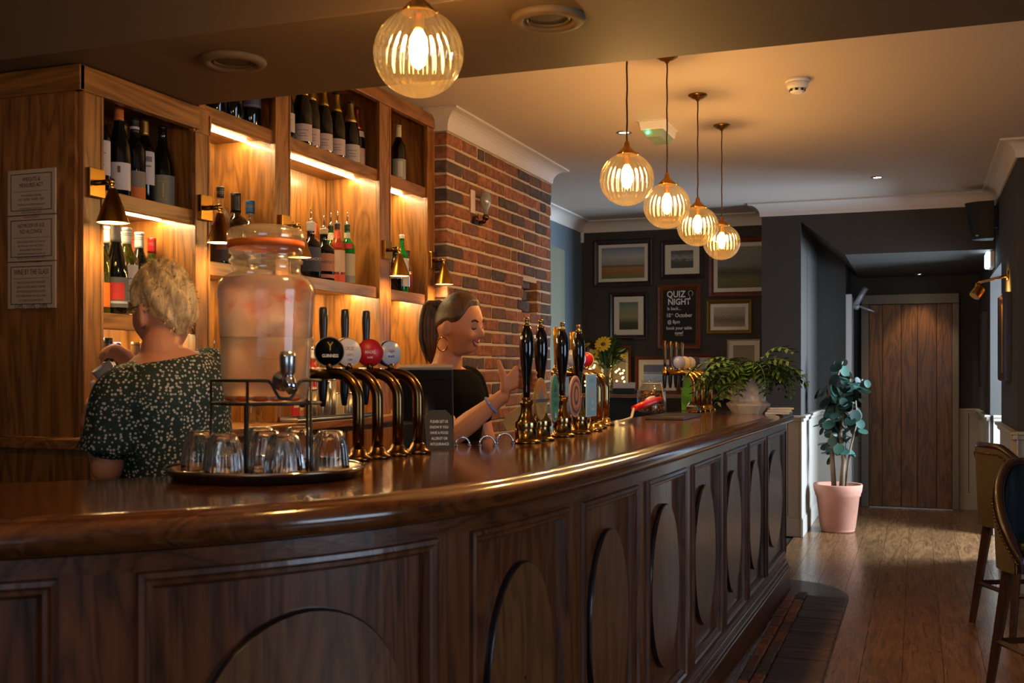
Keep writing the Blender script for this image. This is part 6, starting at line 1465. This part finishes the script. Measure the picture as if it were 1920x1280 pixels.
chain(b, [shR, shR*.5+elR*.5, elR], [.050, .047, .041]); chain(b, [elR, elR*.62+wrR*.38, wrR], [.041, .039, .025])
chain(b, [shL, shL*.5+elL*.5, elL], [.050, .045, .040]); chain(b, [elL, elL*.6+wrL*.4, wrL], [.040, .036, .025])
# right hand closed on the pump handle: palm on the near left of it, fingers round the far side, thumb up
PX, PY = -1.29-P2[0], 3.61-P2[1]
for k, z in enumerate((1.372, 1.352, 1.332, 1.313)):
    g = .0365 if k < 3 else .035
    arc = [Vector((PX+g*cos(a), PY+g*sin(a), z-.004*i)) for i, a in enumerate([radians(q) for q in (205, 165, 125, 85, 48)])]
    chain(b, [wrR+Vector((.012, .0, .012-.006*k)), (wrR+arc[0])*.5+Vector((-.004, -.002, .006)), arc[0]], [.016, .0135, .0115], 10, 3)
    chain(b, arc, [.0105, .0098, .0095, .009, .008], 10, 3)
chain(b, [wrR+Vector((.012, -.012, .03)), wrR+Vector((.014, -.020, .068)), wrR+Vector((.004, -.022, .100)), wrR+Vector((-.004, -.022, .124))], [.016, .0125, .0105, .0085], 10, 3)
hand(b, wrL, wrL+Vector((.0, -.02, -.075)), (.6, -.5, 0), (-.5, -.6, 0), (wrL+Vector((.04, -.03, -.05)), wrL+Vector((.045, -.04, -.08))))
for s_ in (-1, 1): chain(b, [M2 @ Vector((-.02, s_*.085, .93)), M2 @ Vector((-.01, s_*.09, .50)), M2 @ Vector((-.03, s_*.09, .09))], [.088, .06, .042]); chain(b, [M2 @ Vector((-.05, s_*.09, .05)), M2 @ Vector((.11, s_*.10, .035))], [.042, .034])
fuse(b, 'body', skin2, pr2, .004, 3)
blk = mat('black_top_cloth', hexc('0a080a'), .95, spec=.08)
b = B(); torso(b, [(z, cx, hd+.016, hw+.016) for z, cx, hd, hw in [(.86, -.02, .125, .175)]+SEC2[:-1]], M2)
chain(b, [M2 @ Vector((-.035, .10, 1.33)), shL, shL*.55+elL*.45], [.052, .064, .062]); chain(b, [M2 @ Vector((-.035, -.10, 1.33)), shR, shR*.58+elR*.42], [.052, .064, .061])
fuse(b, 'top', blk, pr2, .007, 8)
b = B(); torso(b, [(.10, -.02, .10, .18), (.5, -.02, .12, .18), (.92, -.02, .13, .178)], M2); b.build('trousers', mat('black_trousers', hexc('0e0e12'), .85), pr2)
# hair combed back into a ponytail
def mask2(a, e):
    aa = abs(a)
    line = .78-.74/(1+math.exp(-(aa-.92)*7)) if aa < 1.7 else .04-(aa-1.7)*.42
    return (e-line)*5
brown = hair_mat('brown_hair', hexc('24130a'), hexc('5c3a1e'), 40)
scalp(f2, mask2, lambda a, e: .006+.006*max(0, sin(e))).build('hair', brown, pr2)
tie = hd2 @ Vector((-.108, 0, .058)); dn = hd2.to_3x3() @ Vector((-1, 0, 0))
pt_ = B(); rh = random.Random(8)
for k in range(26):
    ox, oy = rh.uniform(-.5, .5), rh.uniform(-.5, .5); q = lambda s, z, r: tie+dn*s+Vector((ox*r, oy*r, z))
    chain(pt_, [q(-.01, 0, .03), q(.028, .004, .05), q(.048, -.055, .062), q(.050, -.14, .07), q(.036+ox*.02, -.21+rh.uniform(-.03, .02), .05)], [.009, .011, .012, .009, .002], 7, 3)
pt_.build('ponytail', brown, pr2)
B().lathe([(.016, -.008), (.022, -.004), (.022, .004), (.016, .008)], tie+dn*.004, 18, axis=dn, caps=False).build('hair_tie', mat('hair_tie', hexc('3a2430'), .7), pr2)
# features: brows, lashes, lips and teeth lie on the face surface
def onface(az, el, off): return f2((az/(2*pi)) % 1, (el+pi/2)/pi, off)
lash = mat('lashes', hexc('1c100c'), .6); browm = mat('brow_hair', hexc('3a2214'), .7); lipm = mat('lips', hexc('a0463c'), .4); teeth = mat('teeth', hexc('e8ded0'), .3)
for s_ in (-1, 1):
    B().tube([onface(s_*(.22+.34*k/8), .245+.05*sin(pi*k/8), .0015) for k in range(9)], [.0022+.0016*sin(pi*(k+.6)/9) for k in range(9)], 8).build('eyebrow', browm, pr2)
    B().tube([onface(s_*(.24+.27*k/8), .055-.045*sin(pi*k/8), .0012) for k in range(9)], [.0015+.002*sin(pi*k/8) for k in range(9)], 8).build('eyelid', lash, pr2)
B().tube([onface(-.34+.68*k/12, -.375+.075*(abs(k-6)/6)**2, .0015) for k in range(13)], [.0015+.003*sin(pi*k/12) for k in range(13)], 8).build('upper_lip', lipm, pr2)
B().tube([onface(-.32+.64*k/12, -.50+.17*(abs(k-6)/6)**2, .0015) for k in range(13)], [.0015+.0038*sin(pi*k/12) for k in range(13)], 8).build('lower_lip', lipm, pr2)
B().grid(lambda u, v: onface(-.28+.56*u, -.385-.085*v*(1-(2*u-1)**2)+.06*(2*u-1)**2, .0012), 14, 4).build('teeth', teeth, pr2)
# hoop earring, necklace, beaded bracelet
for s_ in (-1, 1):
    c_ = hd2 @ Vector((-.004, s_*.086, -.070)); B().tube([c_+hd2.to_3x3() @ Vector((.024*cos(a), s_*.004, .026*sin(a))) for a in [2*pi*k/28 for k in range(28)]], .0026, 8, closed=True).build('hoop_earring', brass_b, pr2)
nc = M2 @ Vector((.085, -.02, 1.22)); B().tube([M2 @ Vector((.02, -.085, 1.345)), M2 @ Vector((.065, -.06, 1.30)), nc, M2 @ Vector((.07, .04, 1.30)), M2 @ Vector((.02, .075, 1.345))], .0013, 6).build('necklace', brass_b, pr2); B().ball(nc+M2.to_3x3() @ Vector((.008, 0, -.008)), (.006, .005, .012), 10, 8).build('pendant_charm', brass_b, pr2)
wd = (wrR-elR).normalized(); wc = elR*.22+wrR*.78; Mw = wd.to_track_quat('Z', 'Y').to_matrix()
bead = mat('blue_beads', hexc('6a80b8'), .5); bb = B()
for k in range(26): bb.ball(wc+Mw @ Vector((.031*cos(2*pi*k/26), .031*sin(2*pi*k/26), 0)), .0052, 8, 6)
bb.build('bracelet', bead, pr2)
# lettering becomes plain mesh objects
bpy.context.view_layer.update()
dg = bpy.context.evaluated_depsgraph_get()
for o in [o for o in S.objects if o.type == 'FONT']:
    me = bpy.data.meshes.new_from_object(o.evaluated_get(dg)); me.name = o.name
    if not me.materials: me.materials.append(o.data.materials[0])
    n = bpy.data.objects.new('lettering', me); COL.objects.link(n); n.parent = o.parent
    n.location = o.location; n.rotation_euler = o.rotation_euler; n.scale = o.scale
    c = o.data; bpy.data.objects.remove(o); bpy.data.curves.remove(c)
